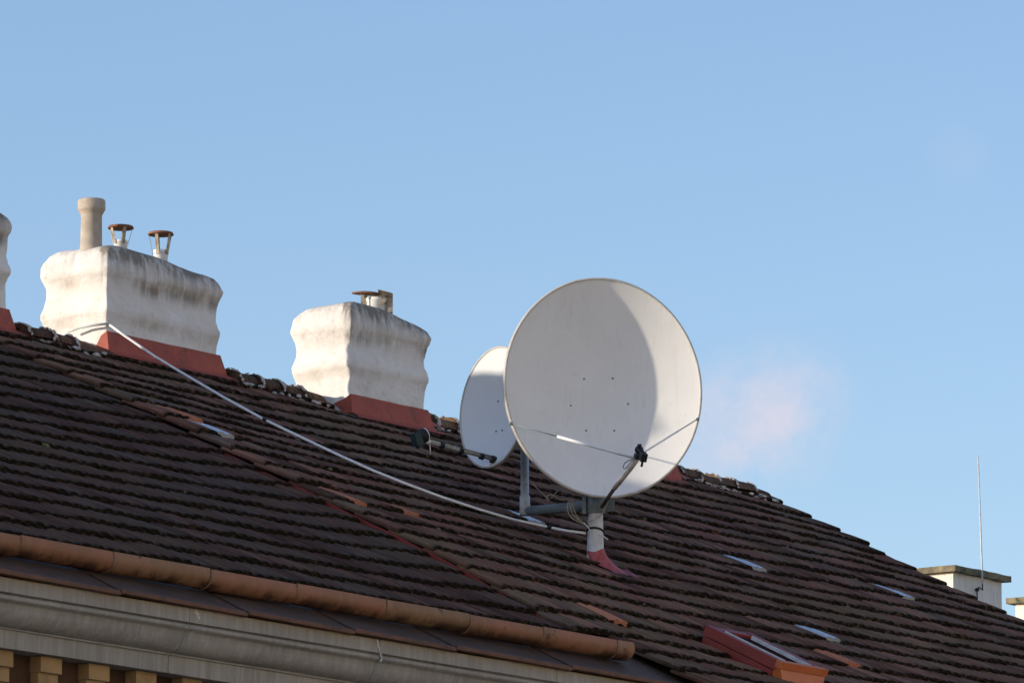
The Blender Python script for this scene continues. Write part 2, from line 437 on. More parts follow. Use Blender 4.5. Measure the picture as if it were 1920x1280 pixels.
# ------------------------------------------------------------------ unseen houses across the street, added so pale fronts bounce sunlight
M['opp1'] = simple('pale_cream_facade', (0.74, 0.68, 0.58), (0.70, 0.64, 0.54), 1.5, 0.92)
M['opp2'] = simple('white_facade', (0.78, 0.76, 0.72), (0.72, 0.70, 0.66), 1.5, 0.92)
M['opp_glass'] = simple('dark_window_glass', (0.05, 0.055, 0.06), (0.04, 0.045, 0.05), 2, 0.1, bumps=0)
mbw = MB(); mbw.aabox(-.6, .6, -.02, .06, 0, 1.9); mbw.cur = 1; mbw.aabox(-.5, .5, .062, .07, .1, 1.8)
win_mesh = mbw.mesh('window', [M['opp2'], M['opp_glass']])
for i in range(7):
    xa = -42 + i * 16.0
    h_ = (17.0, 19.0, 16.0, 18.0, 19.5, 17.5, 16.5)[i]
    ho = empty('house', (xa + 8, -9.5, 0), 'tall unseen pale house added across the street behind the viewer to bounce sunlight', 'house', 'pale houses across the street')
    mb = MB(); mb.aabox(xa + .01, xa + 15.99, -16, -3.0, 0, h_); mb.aabox(xa + .02, xa + 15.98, -16.3, -2.6, h_ + .002, h_ + .5)
    mb.build('wall', M['opp1'] if i % 2 else M['opp2'], ho)
    mb = MB(); v_ = [mb.vert((x, y, z)) for x in (xa + .03, xa + 15.97) for (y, z) in ((-16.2, h_ + .51), (-9.5, h_ + 4), (-2.7, h_ + .51))]
    mb.face((v_[0], v_[1], v_[4], v_[3])); mb.face((v_[1], v_[2], v_[5], v_[4])); mb.face((v_[0], v_[2], v_[1])); mb.face((v_[3], v_[4], v_[5]))
    mb.build('roof', M['tile_red'], ho)
    for fl in range(int((h_ - 2) // 3.6)):
        for k in range(5):
            link('window', win_mesh, ho, Matrix.Translation((xa + 2 + k * 3, -2.99, 1.3 + fl * 3.6)))

# ------------------------------------------------------------------ the two houses
hA = empty('house', (P0.x - 5.5, RIDGE_Y, 0), 'set-back house with rusty orange gutter above a grey cornice, lower left', 'house')
hB = empty('house', (P0.x + 2, RIDGE_Y, 0), 'house with long brown tiled roof, white plastered chimneys and satellite mast', 'house')

def hoff(X, s):
    """how far the tiled surface stands off the ideal plane: sag, and the hump where the roofs meet"""
    n = 0.020 * mnoise.noise(Vector((X * 0.55, s * 0.5, 3.1))) + 0.007 * mnoise.noise(Vector((X * 1.9, s * 1.3, 8.0)))
    n -= 0.025 * sstep(2.4, 3.1, s) * math.exp(-((X - 1.1) / 1.1) ** 2)
    if X >= XL:
        k = sstep(3.2, 0.6, s)
        k *= 1 - 0.75 * sstep(-0.7, -1.7, s)
        n += 0.012 + 0.062 * k * math.exp(-((X - XL) / 1.75) ** 1.3)
        n -= 0.018 * sstep(4.6, 5.7, X)
    else:
        n += 0.040 * sstep(3.2, 0.6, s) * (1 - 0.75 * sstep(-0.7, -1.7, s)) * math.exp(-(XL - X) / 0.32) - 0.008
    return n

TW, TG, TL = 0.17, 0.268, 0.345     # tile width, gauge, length
NU = 9
def tile_mesh(name, mat, rng, flat=False):
    mb = MB()
    mb.a = (rng.random() ** 1.3, max(0, rng.random() * 1.5 - .6), 0, 1)
    jag = [rng.uniform(-.0018, .0018) for _ in range(NU)]
    def z(i):
        u = i / (NU - 1)
        if flat: return 0.006
        return 0.014 * abs(math.sin(2 * math.pi * u)) ** 0.75 + jag[i]
    wtile = TW - 0.003
    base = mb.a
    rows = []
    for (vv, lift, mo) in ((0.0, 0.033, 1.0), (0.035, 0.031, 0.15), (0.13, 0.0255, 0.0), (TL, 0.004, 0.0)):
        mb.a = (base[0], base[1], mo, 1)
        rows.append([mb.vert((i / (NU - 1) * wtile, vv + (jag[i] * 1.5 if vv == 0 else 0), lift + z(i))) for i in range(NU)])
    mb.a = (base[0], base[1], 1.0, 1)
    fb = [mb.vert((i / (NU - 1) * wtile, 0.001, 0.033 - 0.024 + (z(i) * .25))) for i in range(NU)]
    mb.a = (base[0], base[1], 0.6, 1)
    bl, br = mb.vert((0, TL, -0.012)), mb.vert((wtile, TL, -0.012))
    for r in range(3):
        for i in range(NU - 1):
            mb.face((rows[r][i], rows[r][i + 1], rows[r + 1][i + 1], rows[r + 1][i]))
    for i in range(NU - 1):
        mb.face((fb[i], fb[i + 1], rows[0][i + 1], rows[0][i]))
    mb.face((bl, fb[0], rows[0][0], rows[1][0], rows[2][0], rows[3][0]))
    mb.face((fb[-1], br, rows[3][-1], rows[2][-1], rows[1][-1], rows[0][-1]))
    return mb.mesh(name, mat)
TR = random.Random(11)
VAR = {'tile_dark': [tile_mesh('tile', M['tile_dark'], TR) for _ in range(20)],
       'tile': [tile_mesh('tile', M['tile'], TR) for _ in range(28)],
       'tile_new': [tile_mesh('tile', M['tile_new'], TR) for _ in range(4)],
       'tile_red': [tile_mesh('tile', M['tile_red'], TR) for _ in range(6)],
       'tile_glass': [tile_mesh('tile', M['tile_glass'], TR) for _ in range(2)]}

# odd tiles seen in the photograph: middle of the strip in pixels
ODD = [(712, 942, 'tile_new'), (625, 930, 'tile_new'), (320, 778, 'tile_new'), (1128, 1152, 'tile_new'), (1572, 1226, 'tile_new'),
       (876, 886, 'tile_red'), (448, 815, 'tile_red'), (1040, 1082, 'tile_red'), (1178, 1103, 'tile_red'), (1250, 1180, 'tile_red'), (775, 822, 'tile_red'), (1010, 962, 'tile_red'),
       (376, 809, 'tile_glass'), (1402, 1052, 'tile_glass'), (1710, 1117, 'tile_glass'), (1530, 1181, 'tile_glass'), (957, 955, 'tile_glass')]

def tile_matrix(X, s, rng):
    h = hoff(X + TW / 2, s + 0.1)
    dhx = (hoff(X + TW, s + .1) - hoff(X, s + .1)) / TW if X > XL or X + TW < XL - .02 else 0
    ex = (EX + NRM * dhx).normalized()
    dhs = (hoff(X + TW / 2, s + .25) - hoff(X + TW / 2, s)) / .25
    ey = (UPS + NRM * dhs).normalized()
    ez = ex.cross(ey).normalized()
    ey = ez.cross(ex)
    a = rng.gauss(0, 0.006); r = rng.gauss(0, 0.006); p_ = rng.gauss(0, 0.004)
    mat = Matrix((ex, ey, ez)).transposed() @ Matrix.Rotation(a, 3, 'Z') @ Matrix.Rotation(r, 3, 'Y') @ Matrix.Rotation(p_, 3, 'X')
    p = W(X, s + rng.gauss(0, 0.006), h + rng.gauss(0, 0.0022))
    return Matrix.Translation(p) @ mat.to_4x4()

def verge_x(s):
    return XR + 0.10 * (s - 0.8) * 0.9

tilesA, tilesB = [], []
rowsA = []
s = S_EAVE + 0.62
while s < S_RIDGE - 0.06:
    x = XL - TW - 0.008
    while x > XL - 8.2:
        tilesA.append([x, s, 'tile_dark']); x -= TW
    s += TG
s = S_EAVE + 0.62 - TG * math.ceil((S_EAVE + 0.62 - S_EAVE_B) / TG)
while s < S_RIDGE - 0.06:
    x = XL + 0.012
    if s < S_EAVE + 0.60:
        x += math.ceil((X_END - XL - .10) / TW) * TW
    while x + TW * .6 < verge_x(s):
        tilesB.append([x, s, 'tile']); x += TW
    s += TG
for (px, py, kind) in ODD:
    X, s_ = hit_roof(px, py, 0.06)
    best = min(tilesA + tilesB, key=lambda q: (q[0] + TW / 2 - X) ** 2 + (q[1] + 0.15 - s_) ** 2)
    best[2] = kind
for q in tilesB:
    if q[2] == 'tile' and TR.random() < 0.07:
        q[2] = 'tile_red'

# roof window and mast pass through the tiles: leave those tiles out
WX0, WS0 = hit_roof(1306, 1199, 0.04)
WXa, WSa = hit_roof(1459, 1269, 0.04)
SKY_X0 = (WX0 + WXa) / 2; SKY_X1 = SKY_X0 + 0.44
SKY_S1 = WS0; SKY_S0 = WSa
tilesB = [q for q in tilesB if not (q[0] + TW * .5 > SKY_X0 and q[0] + TW * .5 < SKY_X1 and q[1] + .1 > SKY_S0 + .02 and q[1] + .1 < SKY_S1 - .06)]

def deck(name, x0f, x1f, s0, s1, parent, lower=False):
    """front slope boarding that follows the sag, and the plain rear slope"""
    mb = MB()
    n = 14; k = 12
    g = []
    for i in range(n + 1):
        row = []
        for j in range(k + 1):
            ss = s0 + (s1 - s0) * j / k
            X = x0f(ss) + (x1f(ss) - x0f(ss)) * i / n
            row.append(mb.vert(W(X, ss, hoff(min(max(X, x0f(ss) + .001), x1f(ss) - .001), ss) - 0.022)))
        g.append(row)
    for i in range(n):
        for j in range(k):
            mb.face((g[i][j], g[i + 1][j], g[i + 1][j + 1], g[i][j + 1]))
    # underside and rear slope
    xa, xb = x0f(s1), x1f(s1)
    yr, zr = RIDGE_Y, RIDGE_Z - 0.085
    span = 6.2
    r = [mb.vert((P0.x + xa, yr, zr)), mb.vert((P0.x + xb, yr, zr)), mb.vert((P0.x + xb, yr + span, zr - span * math.tan(PITCH))), mb.vert((P0.x + xa, yr + span, zr - span * math.tan(PITCH)))]
    mb.face(r)
    u = [mb.vert(W(x0f(s0), s0, -0.16)), mb.vert(W(x1f(s0), s0, -0.16)), mb.vert((P0.x + xb, yr, zr - .18)), mb.vert((P0.x + xa, yr, zr - .18))]
    mb.face(list(reversed(u)))
    u2 = [mb.vert((P0.x + xb, yr + span, zr - span * math.tan(PITCH) - .14)), mb.vert((P0.x + xa, yr + span, zr - span * math.tan(PITCH) - .14))]
    mb.face((u[3], u[2], u2[0], u2[1]))
    mb.face((g[0][0], g[n][0], u[1], u[0]) if False else (u[0], u[1], g[n][0], g[0][0]))
    mb.face([g[0][j] for j in range(k, -1, -1)] + [u[0], u[3]])
    mb.face([g[n][j] for j in range(k + 1)] + [u[2], u[1]])
    mb.face((r[3], r[2], u2[0], u2[1]))
    mb.face((r[0], r[3], u2[1], u[3])); mb.face((r[1], u[2], u2[0], r[2]))
    if lower:      # the slope runs on below the neighbour's eaves
        xa, xb = X_END + .03, verge_x(S_EAVE_B) - .05
        mb.box(W((xa + xb) / 2, (S_EAVE_B + s0) / 2, -.085), EX * ((xb - xa) / 2), UPS * ((s0 - S_EAVE_B) / 2 - .002), NRM * .055)
    return mb.build(name, M['deck'], parent)

roofA = setp(deck('roof', lambda s: XL - 8.2, lambda s: XL - 0.004, S_EAVE + 0.5, S_RIDGE, hA), 'dark old clay tiled slope above the gutter')
roofB = setp(deck('roof', lambda s: XL + 0.004, lambda s: verge_x(s) - 0.03, S_EAVE + 0.54, S_RIDGE, hB, True), 'brown clay tiled slope with a few orange and glass tiles')

def lay(tiles, roof, rng, limit=300):
    def size(q):
        p = W(q[0] + TW / 2, q[1] + .1, .03)
        x, y = proj(p)
        vis = -15 < x < 1935 and -15 < y < 1290
        return (0 if vis else 1, (0 if q[2] not in ('tile', 'tile_dark') else 1), (p - CAM).length)
    order = sorted(tiles, key=size)
    mats = [M['tile'], M['tile_new'], M['tile_red'], M['tile_glass'], M['tile_dark']]
    big = MB()
    for i, q in enumerate(order):
        mtx = tile_matrix(q[0], q[1], rng)
        var = rng.choice(VAR[q[2]])
        if i < limit:
            link('tile', var, roof, mtx)
        else:
            off = len(big.v)
            big.cur = {'tile': 0, 'tile_new': 1, 'tile_red': 2, 'tile_glass': 3, 'tile_dark': 4}[q[2]]
            cols = var.attributes['rnd'].data
            for vtx, cc in zip(var.vertices, cols):
                big.a = tuple(cc.color)
                big.vert(mtx @ vtx.co)
            for pl in var.polygons:
                big.face([off + k for k in pl.vertices])
    if big.v:
        setp(big.build('tile_field', mats, roof), 'rows of old clay tiles further up the slope', kind='stuff')
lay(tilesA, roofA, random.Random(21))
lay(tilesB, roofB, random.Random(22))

def moss(tiles, roof, rng, dens):
    mb = MB()
    for q in tiles:
        p = W(q[0] + TW / 2, q[1], .03)
        x, y = proj(p)
        if not (-60 < x < 1980 and y < 1330):
            continue
        k = mnoise.noise(Vector((q[0] * .8, q[1] * .8, 5.0)))
        for c in range(2):
            if rng.random() < dens + 0.25 * k:
                u = (0.0, TW / 2)[c] + rng.uniform(-.022, .022)
                h = hoff(q[0] + u, q[1])
                sz = rng.uniform(.008, .017)
                mb.cur = 1 if rng.random() < 0.012 else 0
                mb.blob(W(q[0] + u, q[1] + rng.uniform(-.014, .006), h + rng.uniform(.022, .036)), sz * rng.uniform(1.2, 2.4), sz * 1.1, sz * .62, EX, UPS, NRM, rng)
    setp(mb.build('moss', [M['moss'], M['lichen']], roof), 'dark moss along the lower edges of the tiles', kind='stuff')
moss(tilesA, roofA, random.Random(31), 0.72)
moss(tilesB, roofB, random.Random(32), 0.50)

# red upstand flashing where the roofs meet
mb = MB()
prev = None
ss = S_EAVE + 0.5
N = 46
for i in range(N + 1):
    s_ = ss + (S_RIDGE - 0.02 - ss) * i / N
    h0 = hoff(XL - 0.001, s_) - 0.02
    h1 = hoff(XL + 0.001, s_) - 0.020 + 0.016 * sstep(1.0, -0.8, s_) + 0.014 * mnoise.noise(Vector((s_ * 2.3, 4, 4)))
    h1 = max(h1, h0 + .012)
    wob = 0.004 * math.sin(i * 0.9)
    cur = [mb.vert(W(XL - 0.006 + wob, s_, h0)), mb.vert(W(XL - 0.006 + wob, s_, h1)), mb.vert(W(XL + 0.009 + wob, s_, h1 + 0.001)), mb.vert(W(XL + 0.011 + wob, s_, h1 - 0.02))]
    if prev:
        for a_ in range(3):
            mb.face((prev[a_], prev[a_ + 1], cur[a_ + 1], cur[a_]))
    prev = cur
setp(mb.build('flashing', M['red_metal'], roofB), 'thin red metal flashing strip where the two roofs meet')

# where the chimney stacks stand on the ridge
def stack_from_pixels(base, right, leftx, top):
    X, s_ = hit_roof(*base, .05)
    q = W(X, s_, .05)
    xr = hit_plane(right[0], right[1], q, Vector((0, 1, 0))).x
    d = ray(leftx[0], leftx[1]); k = (q.x - CAM.x) / d.x
    y1 = (CAM + d * k).y
    zt = at_depth(top[0], top[1], q).z
    return q.x, xr, q.y, y1, zt
c1 = stack_from_pixels((199, 655), (407, 640), (84, 560), (203, 452))
c2 = stack_from_pixels((656, 768), (797, 730), (555, 650), (658, 558))
x3r = hit_plane(1262, 870, Vector((0, c2[2], 0)), Vector((0, 1, 0))).x
x0r = hit_plane(11, 560, Vector((0, c1[2], 0)), Vector((0, 1, 0))).x
SHADOW_STACKS = [(-4.9, 1.1), (-7.3, 1.1)]  # stacks out of view, added to cast shadow on the dishes
STACKS = [(q[0] - P0.x, q[1] - P0.x) for q in (c1, c2, (x3r - .82, x3r), (x0r - 1.0, x0r))] + [(xx, xx + ll) for xx, ll in SHADOW_STACKS]

# ridge tiles and mortar
def ridge_run(x0, x1, house, roof, rng):
    RL = 0.218
    mb = MB()
    n = 10
    prof = ((0.0, 0.112), (0.03, 0.116), (0.045, 0.098), (RL + 0.02, 0.088))
    rings = []
    for (xx, r) in prof:
        rings.append([mb.vert((xx, -math.cos(math.pi * k / n) * r, math.sin(math.pi * k / n) * r * 0.72)) for k in range(n + 1)])
    for i in range(len(prof) - 1):
        for k in range(n):
            mb.face((rings[i][k], rings[i + 1][k], rings[i + 1][k + 1], rings[i][k + 1]))
    mb.face(list(reversed(rings[0]))); mb.face(rings[-1])
    variants = []
    for i in range(8):
        mb.att = [(rng.random(), rng.random(), rng.random() * .8, 1)] * len(mb.v)
        variants.append(mb.mesh('ridge_tile', M['tile']))
    mo = MB()
    x = x0
    while x < x1 - 0.16:
        if any(a_ - .20 < x < b_ + .10 for a_, b_ in STACKS):
            x += .02
            continue
        z = RIDGE_Z + hoff(max(x, XL + .01), S_RIDGE - .1) + 0.004 + rng.uniform(-.006, .006)
        mt = Matrix.Translation((P0.x + x, RIDGE_Y + rng.uniform(-.008, .008), z)) @ Matrix.Rotation(rng.gauss(0, .03), 4, 'Z') @ Matrix.Rotation(rng.gauss(0, .025), 4, 'Y')
        link('ridge_tile', rng.choice(variants), roof, mt)
        # mortar collar over the joint
        for k in range(8):
            an = math.pi * (0.02 + 0.62 * k / 7)
            c = Vector((P0.x + x + rng.uniform(-.012, .012), RIDGE_Y - math.cos(an) * .116, z + math.sin(an) * .116 * .72))
            if rng.random() < .8:
                mo.blob(c, rng.uniform(.008, .017), rng.uniform(.013, .022), .007, EX, Vector((0, math.sin(an), math.cos(an))), Vector((0, -math.cos(an), math.sin(an))), rng, .45)
        # bedding along the front edge
        for k in range(6):
            if rng.random() < .72:
                c = Vector((P0.x + min(x + rng.uniform(0, RL), x1 - .03), RIDGE_Y - .125 - rng.uniform(-.015, .035), z - .022 - rng.uniform(0, .02)))
                mo.blob(c, rng.uniform(.012, .045), rng.uniform(.010, .026), rng.uniform(.005, .012), EX, UPS, NRM, rng, .5)
        x += RL
    setp(mo.build('mortar', M['mortar'], roof), 'crumbling pale mortar bedding along the ridge', kind='stuff')
ridge_run(XL - 6, XL, hA, roofA, random.Random(40))
ridge_run(XL, verge_x(S_RIDGE) - .02, hB, roofB, random.Random(41))

# verge edging strip on the far gable
mb = MB()
for i in range(40):
    s0 = S_EAVE_B + (S_RIDGE - S_EAVE_B) * i / 40; s1 = S_EAVE_B + (S_RIDGE - S_EAVE_B) * (i + 1) / 40
    a0 = W(verge_x(s0), s0, hoff(verge_x(s0) - .02, s0)); a1 = W(verge_x(s1), s1, hoff(verge_x(s1) - .02, s1))
    ids = []
    for a_ in (a0, a1):
        ids.append([mb.vert(a_ + NRM * .012 - EX * .03), mb.vert(a_ + NRM * .018), mb.vert(a_ - NRM * .13), mb.vert(a_ - NRM * .13 - EX * .03)])
    for k in range(3):
        mb.face((ids[0][k], ids[0][k + 1], ids[1][k + 1], ids[1][k]))
mb.build('verge_trim', M['red_metal'], roofB)

# ---- walls
def gable_walls(name, x0, x1, yf, zf, yb, zb, mat, house):
    mb = MB()
    pts = [(yf, 0.0), (yb, 0.0), (yb, zb), (RIDGE_Y, RIDGE_Z - 0.2), (yf, zf)]
    a_ = [mb.vert((x0, y, z)) for y, z in pts]; c_ = [mb.vert((x1, y, z)) for y, z in pts]
    mb.face(a_); mb.face(list(reversed(c_)))
    for k in range(5):
        mb.face((a_[k], c_[k], c_[(k + 1) % 5], a_[(k + 1) % 5]))
    return mb.build(name, mat, house)
yA = EAVE.y + 0.47
zr = lambda y: RIDGE_Z - 0.22 - abs(y - RIDGE_Y) * math.tan(PITCH)
gable_walls('wall', P0.x + XL - 8.1, P0.x + XL - 0.02, yA, zr(yA), RIDGE_Y + 6, zr(RIDGE_Y + 6), M['wall'], hA)
yB = EAVE_B.y + 0.35
gable_walls('wall', P0.x + XL + 0.45, P0.x + XR - 0.25, yB, zr(yB), RIDGE_Y + 6, zr(RIDGE_Y + 6), M['wall_b'], hB)

# ---- eaves sheet, drip edge, gutter
x0w, x1w = XL - 8.2, X_END
mb = MB()
edges = []
segs = [x0w]
rg = random.Random(3)
while segs[-1] < x1w - .5:
    segs.append(min(segs[-1] + rg.uniform(.85, 1.05), x1w))
segs[-1] = x1w + .12
for i in range(len(segs) - 1):
    lift0, lift1 = 0.004, 0.012
    xa, xb = segs[i], segs[i + 1] + (0.05 if i < len(segs) - 2 else 0)
    m2 = MB()
    c = [W(xa, S_EAVE, lift1 - .02), W(xb, S_EAVE, lift0 - .02), W(xb - .0, S_EAVE + .56, lift0 - .02), W(xa - .0, S_EAVE + .56, lift1 - .02)]
    top = [m2.vert(p) for p in c]; bot = [m2.vert(p - NRM * .008) for p in c]
    m2.face(top); m2.face(list(reversed(bot)))
    for k in range(4):
        m2.face((bot[k], bot[(k + 1) % 4], top[(k + 1) % 4], top[k]))
    m2.build('eaves_sheet', M['eave_metal'], hA)
mb = MB()
for i in range(len(segs) - 1):
    xa, xb = segs[i], segs[i + 1] - .003
    pa = [(0.0, -.006), (-.010, -.014), (-.010, -.030), (.02, -.034)]
    ra = [[mb.vert(W(xx, S_EAVE, 0.0) + Vector((0, dy, dz + dd))) for dy, dz in pa] for xx, dd in ((xa, .006), (xb, -.004))]
    for k in range(3):
        mb.face((ra[0][k], ra[0][k + 1], ra[1][k + 1], ra[1][k]))
mb.build('drip_edge', M['eave_edge'], hA)

GR = 0.069
GH = 0.064
_, S_GUT = hit_roof(0, 1013, GH)
gc0 = W(0, S_GUT, GH)
ends = [hit_plane(1168, 0, Vector((0, gc0.y, 0)), Vector((0, 1, 0))).x - P0.x]
px_j = [1136, 1000, 864, 710, 545, 385, 206, 34]
ends += [hit_plane(px, 0, Vector((0, gc0.y, 0)), Vector((0, 1, 0))).x - P0.x for px in px_j]
while ends[-1] > x0w + 1:
    ends.append(ends[-1] - .72)
def gut_ring(mb, X, dz, k0, scale=1.0, n=14):
    c = W(X, S_GUT, GH) + Vector((0, 0, dz))
    row = []
    for k in range(n + 1):
        an = math.radians(-205 + 250 * k / n)      # open towards the roof
        rr = GR * scale * (1 + .015 * mnoise.noise(Vector((X * 5, k * .5, 2))))
        q_ = 360 + (-205 + 250 * k / n) if (-205 + 250 * k / n) < 0 else (-205 + 250 * k / n)
        mb.a = (sstep(195, 235, q_) * .95 + .05, 0, 0, 1)
        row.append(mb.vert(c + Vector((0, math.cos(an) * rr, math.sin(an) * rr))))
    return row
def skin(mb, rings):
    mb.sm = True
    for i in range(len(rings) - 1):
        for k in range(len(rings[0]) - 1):
            mb.face((rings[i][k], rings[i + 1][k], rings[i + 1][k + 1], rings[i][k + 1]))
    mb.sm = False
mbg = MB()
skin(mbg, [gut_ring(mbg, ends[-1] + (ends[0] - .01 - ends[-1]) * i / 40, 0, 0, .955) for i in range(41)])
gutter = setp(mbg.build('gutter', M['gutter_seam'], hA), 'rusty orange half-round gutter lying on the eaves')
for i in range(len(ends) - 1):
    xa, xb = ends[i + 1] + .001, ends[i] - .001
    mb = MB()
    d0, d1 = 0.003 * math.sin(i * 2.1), 0.003 * math.sin(i * 2.1 + 1)
    rings = [gut_ring(mb, xa + (xb - xa) * k / 8, d0 + (d1 - d0) * k / 8 + .0025 * mnoise.noise(Vector((k + i * 8, 1, 1))), 0, 1.0 if k < 8 else .985) for k in range(9)]
    skin(mb, rings)
    if i == 0:
        mb.face(rings[-1])
    mb.cur = 1
    c = W(xa, S_GUT, GH) + Vector((0, 0, d0))
    mb.tube([c + Vector((0, math.cos(math.radians(-203 + 236 * k / 14)) * GR * 1.012, math.sin(math.radians(-203 + 236 * k / 14)) * GR * 1.012)) for k in range(15)], 0.0045, 6)
    mb.build('gutter_section', [M['gutter'] if i % 3 else M['gutter_b'], M['gutter_seam']], gutter)

# ---- cornice
prof = [(.020, -.036), (.020, -.048), (.020, -.104), (.046, -.109), (.038, -.114), (.026, -.120), (.024, -.129), (.030, -.138), (.048, -.144),
        (.056, -.154), (.060, -.176), (.068, -.200), (.084, -.222), (.104, -.238), (.132, -.248), (.138, -.249), (.138, -.258), (.150, -.258), (.152, -.345), (.40, -.347), (.48, -.347), (.48, -.03)]
def cornice_piece(x0, x1, parent):
    mb = MB()
    n = 10
    rings = []
    for i in range(n + 1):
        X = x0 + (x1 - x0) * i / n
        row = []
        for k, (dy, dz) in enumerate(prof):
            w_ = 0.003 * mnoise.noise(Vector((X * 1.5, k * .37, 4)))
            mb.a = (1.0 if k == 0 else (.35 if k == 1 else 0.0), 0, 0, 1)
            row.append(mb.vert(Vector((P0.x + X, EAVE.y + dy + w_, EAVE.z + dz + w_))))
        rings.append(row)
    K = len(prof)
    for i in range(n):
        for k in range(K):
            mb.sm = 3 <= k < 14
            mb.face((rings[i][k], rings[i][(k + 1) % K], rings[i + 1][(k + 1) % K], rings[i + 1][k]))
    mb.sm = False
    mb.face(rings[0]); mb.face(list(reversed(rings[-1])))
    return mb.build('cornice_block', M['cornice'], parent)
cor_y = EAVE.y + .09
jx = [hit_plane(px, 0, Vector((0, cor_y, 0)), Vector((0, 1, 0))).x - P0.x for px in (345, 697)]
step = jx[1] - jx[0]
joints = [jx[0] - step * k for k in range(5, 0, -1)] + jx
while joints[-1] + step < x1w - .1:
    joints.append(joints[-1] + step)
joints = [j for j in joints if j > x0w] + [x1w]
cbm = MB()
cbm.aabox(P0.x + x0w, P0.x + x1w - .03, EAVE.y + .265, EAVE.y + .46, EAVE.z - .62, EAVE.z - .05)
cornice = setp(cbm.build('cornice', M['wall'], hA), 'grey moulded cornice below the gutter with ochre blocks underneath')
pj = x0w
for j in joints:
    cornice_piece(pj + .002, j - .002, cornice)
    pj = j
# pale drip stains at a joint
mb = MB()
rg = random.Random(9)
for (dx, z0_, n_) in ((0.0, -.045, 14), (-1.45, -.045, 6)):
    X = jx[1] + dx
    for k in range(n_):
        zz = z0_ - k * .0075
        mb.blob((P0.x + X + (-.028 + .0035 * k if k < 9 else .006) + rg.uniform(-.006, .006), EAVE.y + .019, EAVE.z + zz), rg.uniform(.006, .018 if k < 5 else .009), .004, .008, EX, Vector((0, 1, 0)), Vector((0, 0, 1)), rg, .5)
setp(mb.build('lime_drip', M['mortar'], cornice), 'pale lime drips at the cornice joints')
# dentils
dz0 = EAVE.z - .349
dy_f = EAVE.y + .195
pd = [hit_plane(px, 0, Vector((0, dy_f, 0)), Vector((0, 1, 0))).x - P0.x for px in (22, 112)]
dstep = pd[1] - pd[0]
X = pd[0] - dstep * 5
dw = 39 / 90 * dstep / 2
mb = MB()
mb.aabox(-dw, dw, 0, .25, -.075, 0)
mb.aabox(-dw * .93, dw * .93, .02, .25, -.145, -.0755)
mb.aabox(-dw * .86, dw * .86, .045, .25, -.22, -.1455)
dmesh = mb.mesh('dentil', M['ochre'])
while X < x1w - .2:
    link('dentil', dmesh, cornice, Matrix.Translation((P0.x + X, dy_f, dz0)))
    X += dstep

